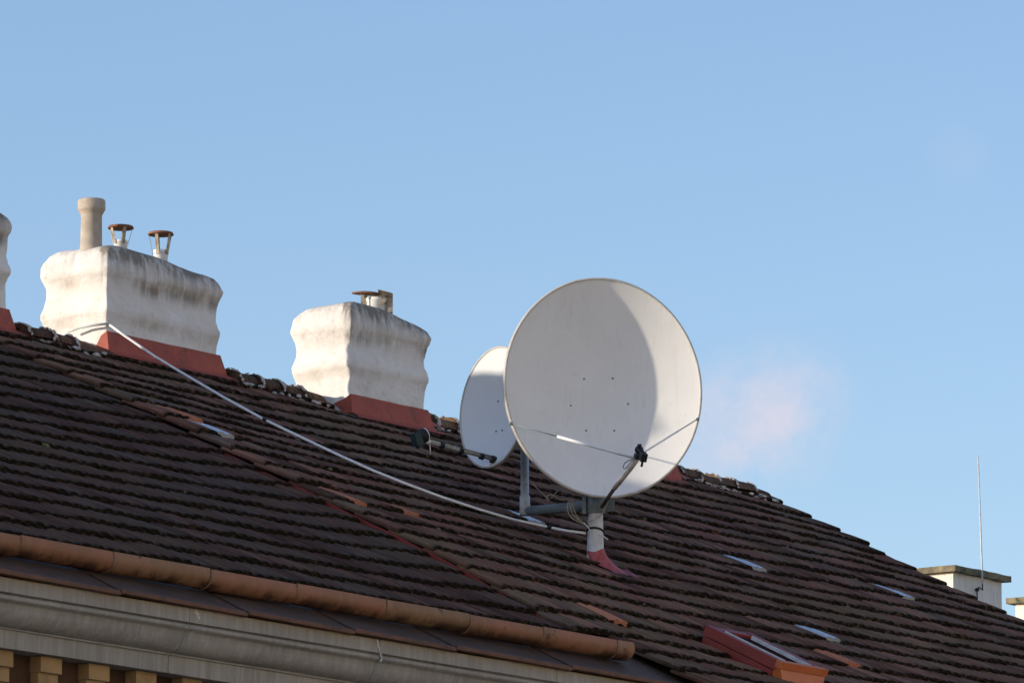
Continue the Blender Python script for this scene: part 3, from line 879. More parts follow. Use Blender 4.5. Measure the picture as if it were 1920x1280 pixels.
# ------------------------------------------------------------------ chimneys
def sag(X):
    return -0.012 * math.exp(-((X - P0.x - 1.1) / 1.1) ** 2)
def chimney(x0, x1, y0, y1, ztop, house, label, rng, bulge=1.0, H=.64):
    """plastered stack: straight foot, two soft swellings, rounded shoulders. x0..y1 are the foot's faces"""
    zb = RIDGE_Z - .55
    zs = ztop + .022
    # (height below top, offset of the sides, extra inset of the ends)
    P = [(.0, -.085, .10), (.010, -.045, .070), (.026, -.018, .042), (.052, -.002, .018), (.09, .010, .004), (.13, .019, 0), (.16, .023, 0), (.19, .019, 0), (.215, .009, 0), (.25, .003, 0),
         (.30, .000, 0), (.345, .003, 0), (.38, .011, 0), (.41, .018, 0), (.435, .017, 0), (.465, .007, 0), (.50, .000, 0), (.56, 0, 0), (.64, 0, 0), (zs - zb, 0, 0)]
    mb = MB(); mb.sm = True
    NX, NY = 40, 22
    rings = []
    seed = rng.uniform(0, 50)
    def fz(t):
        # dense interpolation of the profile
        for a_, b_ in zip(P, P[1:]):
            if a_[0] <= t <= b_[0]:
                k = (t - a_[0]) / (b_[0] - a_[0])
                return a_[1] + (b_[1] - a_[1]) * k, a_[2] + (b_[2] - a_[2]) * k
        return 0, 0
    levels = []
    for a_, b_ in zip(P, P[1:]):
        n_ = 3
        levels += [a_[0] + (b_[0] - a_[0]) * i / n_ for i in range(n_)]
    levels.append(P[-1][0])
    for t in levels:
        off, ins = fz(t)
        off *= bulge
        ax0, ax1 = x0 - off + ins * .35, x1 + off - ins * 1.5
        ay0, ay1 = y0 - off, y1 + off - ins * .4
        cr = .009 + .03 * sstep(.10, 0, t)
        ring = []
        per = [(i / NX, 0) for i in range(NX)] + [(1, i / NY) for i in range(NY)] + [(1 - i / NX, 1) for i in range(NX)] + [(0, 1 - i / NY) for i in range(NY)]
        for (u, w_) in per:
            # concentrate samples near the corners
            uu = .5 - .5 * math.cos(math.pi * u) if w_ in (0, 1) else u
            ww = .5 - .5 * math.cos(math.pi * w_) if u in (0, 1) else w_
            X = ax0 + (ax1 - ax0) * uu; Y = ay0 + (ay1 - ay0) * ww
            # round the corners
            cx = min(max(X, ax0 + cr), ax1 - cr); cy = min(max(Y, ay0 + cr), ay1 - cr)
            dx, dy = X - cx, Y - cy
            l = math.hypot(dx, dy)
            if l > cr:
                X, Y = cx + dx / l * cr, cy + dy / l * cr
            z = zs - t
            wob = .013 * mnoise.noise(Vector((X * 4, Y * 4, z * 4 + seed))) + .006 * mnoise.noise(Vector((X * 13, Y * 13, z * 13 + seed))) + .003 * mnoise.noise(Vector((X * 34, Y * 34, z * 34 + seed)))
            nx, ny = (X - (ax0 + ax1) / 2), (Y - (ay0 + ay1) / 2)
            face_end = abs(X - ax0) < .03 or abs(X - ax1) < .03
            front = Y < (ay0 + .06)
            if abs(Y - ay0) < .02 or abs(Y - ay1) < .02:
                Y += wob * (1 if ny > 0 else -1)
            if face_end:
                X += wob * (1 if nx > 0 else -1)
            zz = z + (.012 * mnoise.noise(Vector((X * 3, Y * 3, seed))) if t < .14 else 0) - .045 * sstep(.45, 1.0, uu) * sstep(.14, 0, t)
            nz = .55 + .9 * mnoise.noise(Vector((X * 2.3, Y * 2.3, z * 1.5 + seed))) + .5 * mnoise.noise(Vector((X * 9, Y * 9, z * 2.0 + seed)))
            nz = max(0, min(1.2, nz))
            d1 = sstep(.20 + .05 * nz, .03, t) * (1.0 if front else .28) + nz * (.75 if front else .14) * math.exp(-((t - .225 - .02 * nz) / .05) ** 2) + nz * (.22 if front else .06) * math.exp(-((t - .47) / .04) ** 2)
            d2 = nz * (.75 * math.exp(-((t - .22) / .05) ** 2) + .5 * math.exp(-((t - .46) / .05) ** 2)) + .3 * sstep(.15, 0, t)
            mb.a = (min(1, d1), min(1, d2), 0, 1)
            ring.append(mb.vert((X, Y, zz)))
        rings.append(ring)
    n = len(rings[0])
    for i in range(len(rings) - 1):
        for k in range(n):
            mb.face((rings[i][k], rings[i + 1][k], rings[i + 1][(k + 1) % n], rings[i][(k + 1) % n]))
    # top as a fan
    c = Vector((0, 0, 0))
    for k in rings[0]: c += Vector(mb.v[k])
    c /= n
    mb.a = (.9, .3, 0, 1)
    cc = mb.vert(c + Vector((0, 0, .012)))
    for k in range(n):
        mb.face((rings[0][k], rings[0][(k + 1) % n], cc))
    mb.face(list(rings[-1]))
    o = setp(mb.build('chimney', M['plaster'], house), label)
    # red flashing: upstand on front and ends, apron spreading over the tiles
    fb = MB()
    fh = .118
    sg = sag((x0 + x1) / 2)
    def roof_z(Y):
        return RIDGE_Z - abs(Y - RIDGE_Y) * math.tan(PITCH) + .05 + sg
    g = .014
    yf = y0 - g
    # front strip: top line, foot line, apron line
    nseg = 16
    top, foot, apr = [], [], []
    for i in range(nseg + 1):
        u = i / nseg
        X = x0 - g + (x1 - x0 + 2 * g) * u
        zt = roof_z(y0) + fh + .006 * mnoise.noise(Vector((X * 4, 2, 2)))
        top.append(fb.vert((X, yf - .002, zt)))
        foot.append(fb.vert((X + .05 * sstep(.7, 1, u), yf - .018, roof_z(yf - .018) + .012)))
        ay = yf - .075 - .02 * mnoise.noise(Vector((X * 3, 5, 1)))
        apr.append(fb.vert((X + .17 * sstep(.75, 1, u), ay, roof_z(ay) + .006)))
    for i in range(nseg):
        fb.face((foot[i], foot[i + 1], top[i + 1], top[i])); fb.face((apr[i], apr[i + 1], foot[i + 1], foot[i]))
    # near corner: a small triangle folded round the end face
    yk = min(y0 + .12, y1)
    zt = roof_z(y0) + fh
    tri = [top[0], foot[0], fb.vert((x0 - g - .004, y0 + .03, roof_z(y0 + .03) - .02)), fb.vert((x0 - g, yk, roof_z(yk) + .01)), fb.vert((x0 - g, y0 + .03, zt - .025))]
    fb.face(tri)
    xe = x1 + g
    ys = [yf - .002, (yf + RIDGE_Y) / 2, RIDGE_Y, (RIDGE_Y + y1) / 2, y1 + g]
    t_ = [fb.vert((xe, y, roof_z(y) + fh)) for y in ys]
    f_ = [fb.vert((xe + .02, y, roof_z(y) + .03)) for y in ys]
    e_ = [fb.vert((xe + .20, y, roof_z(y) + .030)) for y in ys]
    for k in range(4):
        fb.face((t_[k], t_[k + 1], f_[k + 1], f_[k])); fb.face((f_[k], f_[k + 1], e_[k + 1], e_[k]))
    setp(fb.build('flashing', M['red_chimney_metal'], o), 'red metal flashing round the foot of the chimney')
    return o

crg = random.Random(77)
print('chimneys', [round(v, 2) for v in c1], [round(v, 2) for v in c2], 'ridge', RIDGE_Y, RIDGE_Z)
yfC, ybC = c1[2], c1[3]
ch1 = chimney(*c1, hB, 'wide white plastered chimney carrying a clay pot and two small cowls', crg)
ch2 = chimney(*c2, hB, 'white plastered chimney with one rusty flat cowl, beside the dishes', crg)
# third stack stands behind the large dish, a fourth is cut by the picture's left edge, the unseen rest are added to shade the dishes
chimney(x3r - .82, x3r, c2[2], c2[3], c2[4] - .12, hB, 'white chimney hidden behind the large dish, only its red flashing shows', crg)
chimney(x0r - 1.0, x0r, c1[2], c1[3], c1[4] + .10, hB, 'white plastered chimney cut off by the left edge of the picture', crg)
for (xx, ll) in SHADOW_STACKS:
    chimney(P0.x + xx, P0.x + xx + ll, c1[2], c1[3], c1[4] - .13, hA, 'unseen white plastered chimney added further along the ridge to shade the dishes', crg)

# clay pot
def top_at(px, py, c, fy):
    y = c[2] + (c[3] - c[2]) * fy
    return hit_plane(px, py, Vector((0, y, 0)), Vector((0, 1, 0)))
p = top_at(171, 455, c1, .42)
p.z = c1[4] - .01
mb = MB()
R_ = .068
mb.lathe(p, [(R_ * 1.12, -.03), (R_ * 1.02, .0), (R_ * .98, .06), (R_ * .95, .228), (R_ * .97, .232), (R_ * 1.17, .256), (R_ * 1.24, .262), (R_ * 1.25, .268), (R_ * 1.25, .318), (R_ * 1.14, .327), (R_ * .95, .325), (R_ * .9, .2)], 28)
setp(mb.build('clay_pot', M['clay_pot'], ch1), 'tall buff clay chimney pot with a thick collar')
def cowl(px_c, py_top, py_bot, c, fy, parent, label, disc_r, pipe_r, nleg=5, seed=0):
    b_ = top_at(px_c, py_bot, c, fy); t_ = top_at(px_c, py_top, c, fy)
    h = t_.z - b_.z
    base = Vector((b_.x, b_.y, b_.z))
    mb = MB()
    mb.cur = 0
    mb.lathe(base, [(pipe_r, -.12), (pipe_r, h * .30), (pipe_r * 1.06, h * .31), (pipe_r * 1.06, h * .38), (pipe_r * .9, h * .38), (pipe_r * .88, h * .1)], 20)
    mb.cur = 1
    for k in range(nleg):
        an = 2 * math.pi * (k + .35 + seed) / nleg
        d = Vector((math.cos(an), math.sin(an), 0)); tg = Vector((-math.sin(an), math.cos(an), 0))
        a_ = base + d * pipe_r * 1.05 + Vector((0, 0, h * .22)); c_ = base + d * disc_r * .93 + Vector((0, 0, h * .96))
        ax = (c_ - a_) * .5
        mb.box((a_ + c_) / 2, tg * .0100, ax, d * .0015)
    mb.cur = 2
    mb.lathe(base + Vector((0, 0, h)), [(.006, -.002), (disc_r * .7, -.004), (disc_r * 1.0, -.016), (disc_r * 1.03, -.012), (disc_r * .95, .0), (disc_r * .45, .008), (.005, .010)], 24)
    return setp(mb.build('cowl', [M['white_plastic'], M['cowl_metal'], M['rust']], parent), label)
cowl(226, 424, 468, c1, .38, ch1, 'small rusty cowl on a white flue, next to the clay pot', .079, .042, 5, 0.0)
cowl(301, 436, 490, c1, .40, ch1, 'small rusty cowl on a white flue, farther from the clay pot', .079, .045, 5, 0.4)
# broad tilted cowl of the second chimney
b_ = top_at(700, 578, c2, .42); t_ = top_at(700, 545, c2, .42)
mb = MB(); mb.cur = 0
base = b_ - Vector((0, 0, .03))
mb.lathe(base + RIGHT * .02, [(.062, -.08), (.062, .075), (.066, .078), (.066, .095), (.055, .095), (.052, .03)], 20)
mb.lathe(base + RIGHT * .075, [(.030, -.08), (.030, .085), (.026, .088), (.024, .02)], 14)
axis = (Vector((0, 0, 1)) + RIGHT * .06 - DH * .10).normalized()
dc = base + Vector((0, 0, .128)) - RIGHT * .034
mb.cur = 2
mb.lathe(dc, [(.004, .003), (.06, .001), (.104, -.008), (.106, -.003), (.095, .003), (.05, .010), (.004, .012)], 28, axis)
mb.cur = 1
for (dx, dd, hw, zz0) in ((-.035, -.06, .011, -.07), (.105, -.03, .020, -.09), (.10, .06, .014, -.05), (-.02, .07, .014, -.05)):
    a_ = dc + RIGHT * (dx * .95) + DH * dd + Vector((0, 0, zz0 - .05)); c_ = dc + RIGHT * dx + DH * dd + Vector((0, 0, -.006 - dx * .1))
    mb.box((a_ + c_) / 2, RIGHT * hw, DH * .0025, (c_ - a_) * .5)
pl = dc + RIGHT * .062 - DH * .055 + Vector((0, 0, -.030))
mb.box(pl, RIGHT * .048 + Vector((0, 0, -.006)), DH * .002, Vector((0, 0, .024)) + RIGHT * .006)
mb.box(pl + RIGHT * .035 + Vector((0, 0, -.030)) - DH * .004, RIGHT * .022 + Vector((0, 0, .012)), DH * .002, Vector((0, 0, .016)))
mb.box(dc + RIGHT * .11 - DH * .045 + Vector((0, 0, -.004)), RIGHT * .045 + Vector((0, 0, -.012)), DH * .05, Vector((0, 0, .0025)))
mb.box(dc + RIGHT * .140 - DH * .02 + Vector((0, 0, -.070)), RIGHT * .019, DH * .02, Vector((0, 0, .062)))
setp(mb.build('cowl', [M['white_plastic'], M['cowl_metal'], M['rust']], ch2), 'broad rusty cowl with metal straps over a white flue')

# ------------------------------------------------------------------ roof window
sx0, sx1, s0_, s1_ = SKY_X0, SKY_X1, SKY_S0, SKY_S1
hb = hoff((sx0 + sx1) / 2, (s0_ + s1_) / 2)
LOW, HIGH = hb - .02, hb + .125
def rb(mb, xa, xb, sa, sb, ha, hbb):
    mb.box(W((xa + xb) / 2, (sa + sb) / 2, (ha + hbb) / 2), EX * ((xb - xa) / 2), UPS * ((sb - sa) / 2), NRM * ((hbb - ha) / 2))
mb = MB()
rb(mb, sx0, sx0 + .035, s0_ + .02, s1_, LOW, hb + .060)
rb(mb, sx1 - .035, sx1, s0_ + .02, s1_, LOW, hb + .060)
rb(mb, sx0 + .036, sx1 - .036, s1_ - .04, s1_ - .002, LOW, hb + .060)
win = setp(mb.build('roof_window', M['red_metal'], hB), 'narrow red framed roof window with orange lower end')
mb = MB()
rb(mb, sx0 - .006, sx0 + .045, s0_ + .01, s1_ + .008, hb + .066, HIGH)
rb(mb, sx1 - .045, sx1 + .006, s0_ + .01, s1_ + .008, hb + .066, HIGH)
rb(mb, sx0 + .046, sx1 - .046, s1_ - .055, s1_ + .006, hb + .066, HIGH - .004)
mb.build('sash', M['red_metal'], win)
mb = MB()
rb(mb, sx0 + .047, sx1 - .047, s0_ + .012, s1_ - .056, hb + .095, hb + .105)
mb.build('pane', M['glass'], win)
for xx in (sx0 + .052, sx1 - .12):
    mb = MB()
    rb(mb, xx, xx + .012, s0_ + .004, s1_ - .09, hb + .110, hb + .132)
    mb.build('glazing_bar', M['galv_light'], win)
mb = MB()
mb.box(W((sx0 + sx1) / 2, s0_ - .012, hb + .108), EX * ((sx1 - sx0) / 2 + .012), UPS * .022, NRM * .020)
c_ = [W(sx0 - .004, s0_ - .030, hb + .086), W(sx1 + .004, s0_ - .030, hb + .086), W(sx1 - .04, s0_ - .075, hb - .0), W(sx0 + .02, s0_ - .075, hb - .0)]
d_ = [W(sx0 - .004, s0_ + .018, hb + .086), W(sx1 + .004, s0_ + .018, hb + .086), W(sx1 - .04, s0_ + .018, hb - .02), W(sx0 + .02, s0_ + .018, hb - .02)]
ci = [mb.vert(q) for q in c_]; di = [mb.vert(q) for q in d_]
mb.face((ci[3], ci[2], ci[1], ci[0])); mb.face(di)
for k in range(4):
    mb.face((ci[k], ci[(k + 1) % 4], di[(k + 1) % 4], di[k]))
c_ = [W(sx0 - .06, s0_ - .075, hb + .03), W(sx1 + .02, s0_ - .075, hb + .03), W(sx1 + .02, s0_ - .30, hb + .038), W(sx0 - .06, s0_ - .30, hb + .038)]
ci = [mb.vert(q) for q in c_]; mb.face((ci[3], ci[2], ci[1], ci[0]))
setp(mb.build('apron', M['orange_metal'], win), 'bright orange painted lower end of the roof window')

# ------------------------------------------------------------------ mast
mX, mS = hit_roof(1121, 1060, .04)
mfoot = W(mX, mS, 0.0)
mast = empty('antenna_mast', mfoot, 'white painted steel antenna mast with red collar standing in the tiles', 'mast')
def zpix(py, p):      # height at which the vertical line through p meets pixel row py
    return at_depth(proj(p)[0], py, p).z
z_col = zpix(1030, mfoot)
z_bar = zpix(944, mfoot)
z_top = zpix(760, mfoot)
mb = MB()
mb.tube([mfoot + Vector((0, 0, -.25)), Vector((mfoot.x, mfoot.y, z_col - .02)), Vector((mfoot.x, mfoot.y, z_col)), Vector((mfoot.x, mfoot.y, z_bar - .03)), Vector((mfoot.x, mfoot.y, z_top))], [.052, .052, .050, .044, .042], 20)
setp(mb.build('pole', M['white_pole'], mast), 'white painted tubular pole')
# collar: cone that flares and leans down the slope
mb = MB(); mb.sm = True
rings = []
for i in range(9):
    u = i / 8
    z = z_col + .0
    ring = []
    for k in range(28):
        an = 2 * math.pi * k / 28
        top = Vector((mfoot.x + math.cos(an) * .0535, mfoot.y + math.sin(an) * .0535, z_col + .006 * math.sin(an * 3) + .012 * math.cos(an)))
        bx = mX + .035 + math.cos(an) * .112; bs = mS - .06 + math.sin(an) * .135
        bot = W(bx, bs, hoff(bx, bs) + .030)
        e = u ** 1.6
        q = Vector((top.x + (bot.x - top.x) * e, top.y + (bot.y - top.y) * e, top.z + (bot.z - top.z) * u))
        ring.append(mb.vert(q))
    rings.append(ring)
for i in range(8):
    for k in range(28):
        mb.face((rings[i][k], rings[i + 1][k], rings[i + 1][(k + 1) % 28], rings[i][(k + 1) % 28]))
setp(mb.build('collar', M['collar_red'], mast), 'faded red flared collar at the foot of the pole')
mb = MB()
g = []
for i in range(9):
    row = []
    for j in range(9):
        X = mX - .09 + .30 * i / 8; S = mS - .20 + .27 * j / 8
        row.append(mb.vert(W(X, S, hoff(X, S) + .037 + .003 * math.sin(i * 2.0 + j))))
    g.append(row)
for i in range(8):
    for j in range(8):
        mb.face((g[i][j], g[i + 1][j], g[i + 1][j + 1], g[i][j + 1]))
mb.build('base_plate', M['red_metal'], mast)
# bracket bar going back to the small dish
pb = Vector((mfoot.x, mfoot.y, z_bar))
pe = hit_plane(984, 958, pb, Vector((0, 0, 1)))
dirb = (pe - pb).normalized()
mb = MB()
mb.tube([pb - dirb * .05 , pb + dirb * .12, pe], [.030, .030, .028], 16)
setp(mb.build('cross_arm', M['galv'], mast), 'blue-grey galvanised bracket arm')
mb = MB()
for dz in (-.03, .03):
    pass
mb.lathe(pb - Vector((0, 0, .05)), [(.056, 0), (.062, .004), (.062, .10), (.056, .104)], 20)
mb.box(pb + RIGHT * -.066, RIGHT * .012, DH * .05, Vector((0, 0, .055)))
mb.box(pb + RIGHT * .085 + Vector((0, 0, .0)), RIGHT * .03, DH * .012, Vector((0, 0, .035)))
mb.build('clamp', M['galv'], mast)
pe2 = at_depth(985, 800, pe)
mb = MB()
pv = Vector((pe.x, pe.y, pe.z))
mb.tube([pv - Vector((0, 0, .025)), pv + Vector((0, 0, .09)), pv + Vector((0, 0, .0905)), Vector((pv.x, pv.y, pe2.z))], [.031, .031, .025, .025], 16)
for dz in (.05, .16, .22):
    q = pv + Vector((0, 0, dz)) - DH * .029 + RIGHT * .008
    mb.box(q, RIGHT * .006, DH * .006, Vector((0, 0, .006)))
setp(mb.build('upright', M['galv_light'], mast), 'pale galvanised upright carrying the small dish')
mb = MB()
mb.tube([Vector((mfoot.x + math.cos(a_) * .051, mfoot.y + math.sin(a_) * .051, zpix(995, mfoot) - .012 * math.cos(a_ - .4) * 1.6)) for a_ in [2 * math.pi * k / 24 for k in range(25)]], .0065, 8)
mb.build('cable_tie', M['black'], mast)

# ------------------------------------------------------------------ dishes
def img(a, b_, c_):
    return RIGHT * a + UPV * b_ - FWD * c_
def dish(name, centre, n, A, B, depth, tilt, mats, label, rimr, flip=0.0):
    """offset reflector: elliptical rim, paraboloid pushed back along the beam axis"""
    root = empty(name, centre, label, 'satellite dish')
    n = n.normalized()
    b_ = (Vector((0, 0, 1)) - n * n.z).normalized()
    a_ = b_.cross(n).normalized()          # to the right when seen from the front
    axis = (n * math.cos(tilt) + b_ * math.sin(tilt)).normalized()
    def surf(u, v, back=0.0):
        r2 = (u / A) ** 2 + (v / B) ** 2
        return centre + a_ * u + b_ * v - axis * (depth * (1 - r2) + back)
    mb = MB(); mb.sm = True
    NR, NA = 22, 96
    cf = mb.vert(surf(0, 0))
    rows = []
    for i in range(1, NR + 1):
        rows.append([mb.vert(surf(A * i / NR * math.cos(2 * math.pi * k / NA), B * i / NR * math.sin(2 * math.pi * k / NA))) for k in range(NA)])
    for k in range(NA):
        mb.face((cf, rows[0][k], rows[0][(k + 1) % NA]))
    for i in range(NR - 1):
        for k in range(NA):
            mb.face((rows[i][k], rows[i + 1][k], rows[i + 1][(k + 1) % NA], rows[i][(k + 1) % NA]))
    mb.cur = 1
    rb_ = []
    for i in range(1, 9):
        rb_.append([mb.vert(surf(A * .995 * i / 8 * math.cos(2 * math.pi * k / NA), B * .995 * i / 8 * math.sin(2 * math.pi * k / NA), .008)) for k in range(NA)])
    cbk = mb.vert(surf(0, 0, .008))
    for k in range(NA):
        mb.face((cbk, rb_[0][(k + 1) % NA], rb_[0][k]))
    for i in range(7):
        for k in range(NA):
            mb.face((rb_[i][k], rb_[i][(k + 1) % NA], rb_[i + 1][(k + 1) % NA], rb_[i + 1][k]))
    setp(mb.build('reflector', mats, root), 'smooth concave reflector')
    # rolled rim
    mb = MB(); mb.sm = True
    cs = [(-.002, .004), (.006, .006), (rimr, .0), (rimr * 1.05, -rimr * 1.6), (rimr * .6, -rimr * 2.0), (-.004, -rimr * 1.1)]
    rr = []
    for k in range(NA):
        an = 2 * math.pi * k / NA
        rad = Vector((math.cos(an) / A, math.sin(an) / B)).normalized()
        q = centre + a_ * (A * math.cos(an)) + b_ * (B * math.sin(an)); od = a_ * rad.x + b_ * rad.y
        rr.append([mb.vert(q + od * o_ + n * z_) for o_, z_ in cs])
    K = len(cs)
    for k in range(NA):
        for j in range(K):
            mb.face((rr[k][j], rr[(k + 1) % NA][j], rr[(k + 1) % NA][(j + 1) % K], rr[k][(j + 1) % K]))
    mb.build('rim', M['dish_rim'], root)
    return root, surf, a_, b_, n, axis

mast_at = Vector((mfoot.x, mfoot.y, zpix(725, mfoot)))
nb = img(.22, .23, .947).normalized()
bc = at_depth(1131, 726, mast_at + nb * .34)
BA, BB = .586, .650
big, bsurf, ba, bb, bn, baxis = dish('satellite_dish', bc, nb, BA, BB, .150, math.radians(20), [M['dish'], M['dish_back']],
      'large off-white satellite dish facing the viewer, on top of the mast', .0125)
def on_dish(px, py, c, a_, b_, n):
    q = hit_plane(px, py, c, n) - c
    return q.dot(a_), q.dot(b_)
k_ = 0
for (px, py) in ((1095, 710), (1149, 709), (1070, 760), (1178, 757), (1099, 807), (1152, 807)):
    # find the surface point that projects on the pixel
    u, v = on_dish(px, py, bc, ba, bb, bn)
    for it in range(6):
        x, y = proj(bsurf(u, v))
        u += (px - x) / 319; v -= (py - y) / 319
    q = bsurf(u, v)
    mb = MB()
    mb.lathe(q - bn * .002, [(.0072, 0), (.0072, .002), (.0048, .003), (.0048, .007), (.003, .008)], 10, bn)
    mb.build('bolt', M['galv'], big)
# bracket behind the reflector
mb = MB()
vx = bsurf(0, -.12, .012)
mb.box(vx - bn * .03, ba * .11, bb * .17, bn * .010)
pj = Vector((mfoot.x, mfoot.y, vx.z - .02))
mb.box((vx + pj) / 2 - bn * .02, ba * .045, bb * .12, bn * (max(.03, (vx - pj).length / 2 - .03)))
mb.lathe(Vector((mfoot.x, mfoot.y, vx.z - .16)), [(.05, 0), (.058, .004), (.058, .29), (.05, .294)], 18)
mb.build('bracket', M['galv'], big)
# feed arm and feed
lnb = at_depth(1201, 846, bc + bn * .62)
bot = centre_bot = bc - bb * (BB + .035) - bn * .02
start = at_depth(1128, 950, bot)
elbow = at_depth(1176, 886, bot + (lnb - bot) * .62)
nearl = at_depth(1194, 862, bot + (lnb - bot) * .88)
knee = at_depth(1152, 915, bot + (lnb - bot) * .34)
mb = MB()
mb.tube([start, knee], .0115, 10)  # lower end drawn in a much darker brown
setp(mb.build('feed_arm_foot', M['arm_dark'], big), 'dark lower end of the feed arm')
mb = MB()
e1 = elbow + (knee - elbow) * .25; e2 = elbow + (nearl - elbow) * .35
mb.tube([knee, e1, elbow + (e1 + e2 - 2 * elbow) * .2, e2, nearl], .0145, 12)
setp(mb.build('feed_arm', M['arm_rusty'], big), 'pale rust-streaked bent feed arm')
aim = (bsurf(0, 0) - lnb).normalized()
mb = MB()
side = aim.cross(bb).normalized()
upl = side.cross(aim).normalized()
mb.lathe(lnb - aim * .02, [(.014, -.035), (.017, -.03), (.017, .02), (.022, .024), (.026, .05), (.024, .054)], 16, aim)
mb.box(lnb - aim * .055 - upl * .012, side * .018, upl * .024, aim * .022)
mb.lathe(lnb - aim * .06 - upl * .04, [(.007, -.03), (.007, .01)], 8, upl)
mb.box(nearl + (lnb - nearl) * .4, side * .020, upl * .012, aim * .022)
mb.box(at_depth(1199, 834, lnb), RIGHT * .012, FWD * .01, UPV * .006)
setp(mb.build('feed_horn', M['black'], big), 'black feed unit at the end of the arm')
for (pa, pm, nm) in (((957, 794), (1047, 821), 0), ((1307, 786), (1250, 822), 1)):
    u, v = on_dish(*pa, bc, ba, bb, bn)
    r0 = bc + ba * u + bb * v + bn * .004
    hub = at_depth(1190, 858, nearl)
    mb = MB()
    k1 = (.38, .30)[nm]
    mid = r0 + (hub - r0) * k1
    mb.cur = 0
    mb.tube([r0, mid], .0036, 8)
    mb.cur = 1
    mb.tube([mid, hub], .0085 if nm == 0 else .0060, 10)
    mb.cur = 0
    mb.lathe(r0, [(.007, -.012), (.010, 0), (.010, .008), (.006, .012)], 8, bn)
    setp(mb.build('stay_rod', [M['galv'], M['white_plastic']], big), 'thin white stay rod from rim to feed')
mb = MB()
loop = [(1190, 860), (1180, 862), (1171, 868), (1168, 876), (1171, 879), (1177, 874), (1184, 864), (1192, 862)]
mb.tube([at_depth(x, y, nearl) for x, y in loop], .0032, 6)
mb.build('cable_loop', M['galv'], big)

# small dish
ns = img(-.80, .17, .57).normalized()
sc_ = at_depth(925, 763, pv + ns * .19)
SA, SB = .325, .358
small, ssurf, sa, sb, sn, saxis = dish('satellite_dish', sc_, ns, SA, SB, .075, math.radians(20), [M['dish_small'], M['dish_back']],
      'small pale blue-grey satellite dish turned left, half behind the large one', .009)
for (px, py) in ((933, 752), (940, 806), (929, 808)):
    u, v = on_dish(px, py, sc_, sa, sb, sn)
    for it in range(6):
        x, y = proj(ssurf(u, v))
        u += (px - x) / 319 * .6; v -= (py - y) / 319 * .6
    mb = MB()
    mb.lathe(ssurf(u, v) - sn * .002, [(.007, 0), (.007, .003), (.004, .007)], 8, sn)
    mb.build('bolt', M['galv'], small)
mb = MB()
vx = ssurf(0, -.03, .01)
mb.box(vx - sn * .015, sa * .06, sb * .10, sn * .012)
pj = Vector((pv.x, pv.y, vx.z))
mb.box((vx + pj) / 2 - sn * .02, sa * .03, sb * .07, sn * max(.02, (vx - pj).length / 2 - .03))
mb.build('bracket', M['galv'], small)
a0 = at_depth(927, 862, sc_ - sb * SB * .9 + sn * .01)
a1 = at_depth(806, 829, sc_ - sb * SB * .8 + sn * .42)
mb = MB()
dperp = UPV * .011
mb.tube([a0 + dperp * .2, a1 + dperp * .2], .0105, 10)
mb.tube([a0 + dperp * 1.6, a1 + dperp * 1.3], .0045, 6)
mb.cur = 1
for k in (.02, .20, .52, .82):
    q = a0 + (a1 - a0) * k
    mb.tube([q - (a1 - a0).normalized() * .012, q + (a1 - a0).normalized() * .012], .019 if k > .1 else .024, 10)
mb.cur = 2
mb.tube([a1, a1 + (a1 - a0).normalized() * .05 + UPV * .008], .016, 10)
mb.tube([a1 + UPV * -.002, at_depth(807, 852, a1)], .0035, 6)
mb.tube([a0, ssurf(.0, -SB * .97) - sn * .0], .011, 8)
setp(mb.build('feed_arm', [M['arm_grey'], M['black'], M['white_plastic']], small), 'grey lichen-covered feed arm with black clamps')
l0 = at_depth(790, 818, a1 + (a1 - a0).normalized() * .03)
aim = (ssurf(0, 0) - l0).normalized()
side = aim.cross(Vector((0, 0, 1))).normalized(); upl = side.cross(aim).normalized()
mb = MB()
mb.lathe(l0 - aim * .01, [(.020, -.02), (.024, -.015), (.030, .0), (.044, .004), (.046, .03), (.043, .034)], 18, aim)
mb.cur = 1
mb.lathe(l0 - aim * .01, [(.044, .0345), (.045, .040), (.020, .046), (.004, .047)], 18, aim)
mb.cur = 2
mb.box(l0 - aim * .035 - upl * .008, side * .028, upl * .038, aim * .024)
mb.box(l0 - aim * .03 - upl * .052, side * .016, upl * .012, aim * .014)
setp(mb.build('feed_horn', [M['black'], M['white_plastic'], M['lnb_teal']], small), 'dark teal feed unit with white cap')

# ------------------------------------------------------------------ cables
ca = at_depth(202, 607, Vector((c1[0] - .05, c1[2] - .075, c1[4])))
cbp = at_depth(1098, 999, mfoot - RIGHT * .05)
nv = (cbp - ca).cross(Vector((0, 0, 1))).normalized()
pix = [(203, 607), (232, 628), (290, 668), (350, 704), (420, 745), (497, 787), (570, 822), (640, 855), (700, 882), (760, 906), (830, 932), (900, 955), (965, 974), (1030, 988), (1065, 995), (1098, 999)]
pts = []
for i, (x, y) in enumerate(pix):
    q = hit_plane(x, y, ca, nv)
    X_, s_ = hit_roof(x, y, .11)
    r_ = W(X_, s_, .11)
    if 0 < i < len(pix) - 1 and (r_ - CAM).length < (q - CAM).length:
        q = r_
    pts.append(q)
back = [hit_plane(x, y, Vector((c1[0] - .06, 0, 0)), Vector((1, 0, 0))) for x, y in ((128, 622), (150, 614), (178, 609))]
line = empty('cable', cbp, 'white conduit cable sagging from the wide chimney down to the mast', 'cable')
mb = MB()
mb.tube(pts, .0082, 8)
mb.build('conduit', M['white_plastic'], line)
mb = MB()
mb.tube(back + [pts[0] + Vector((-.01, 0, 0)), pts[0]], .008, 8)
mb.build('grey_lead', M['galv_light'], line)
for i in (5, 13):
    mb = MB()
    d = (pts[i + 1] - pts[i - 1]).normalized()
    mb.tube([pts[i] - d * .014, pts[i] + d * .014], .013, 8)
    mb.build('clip', M['black'], line)
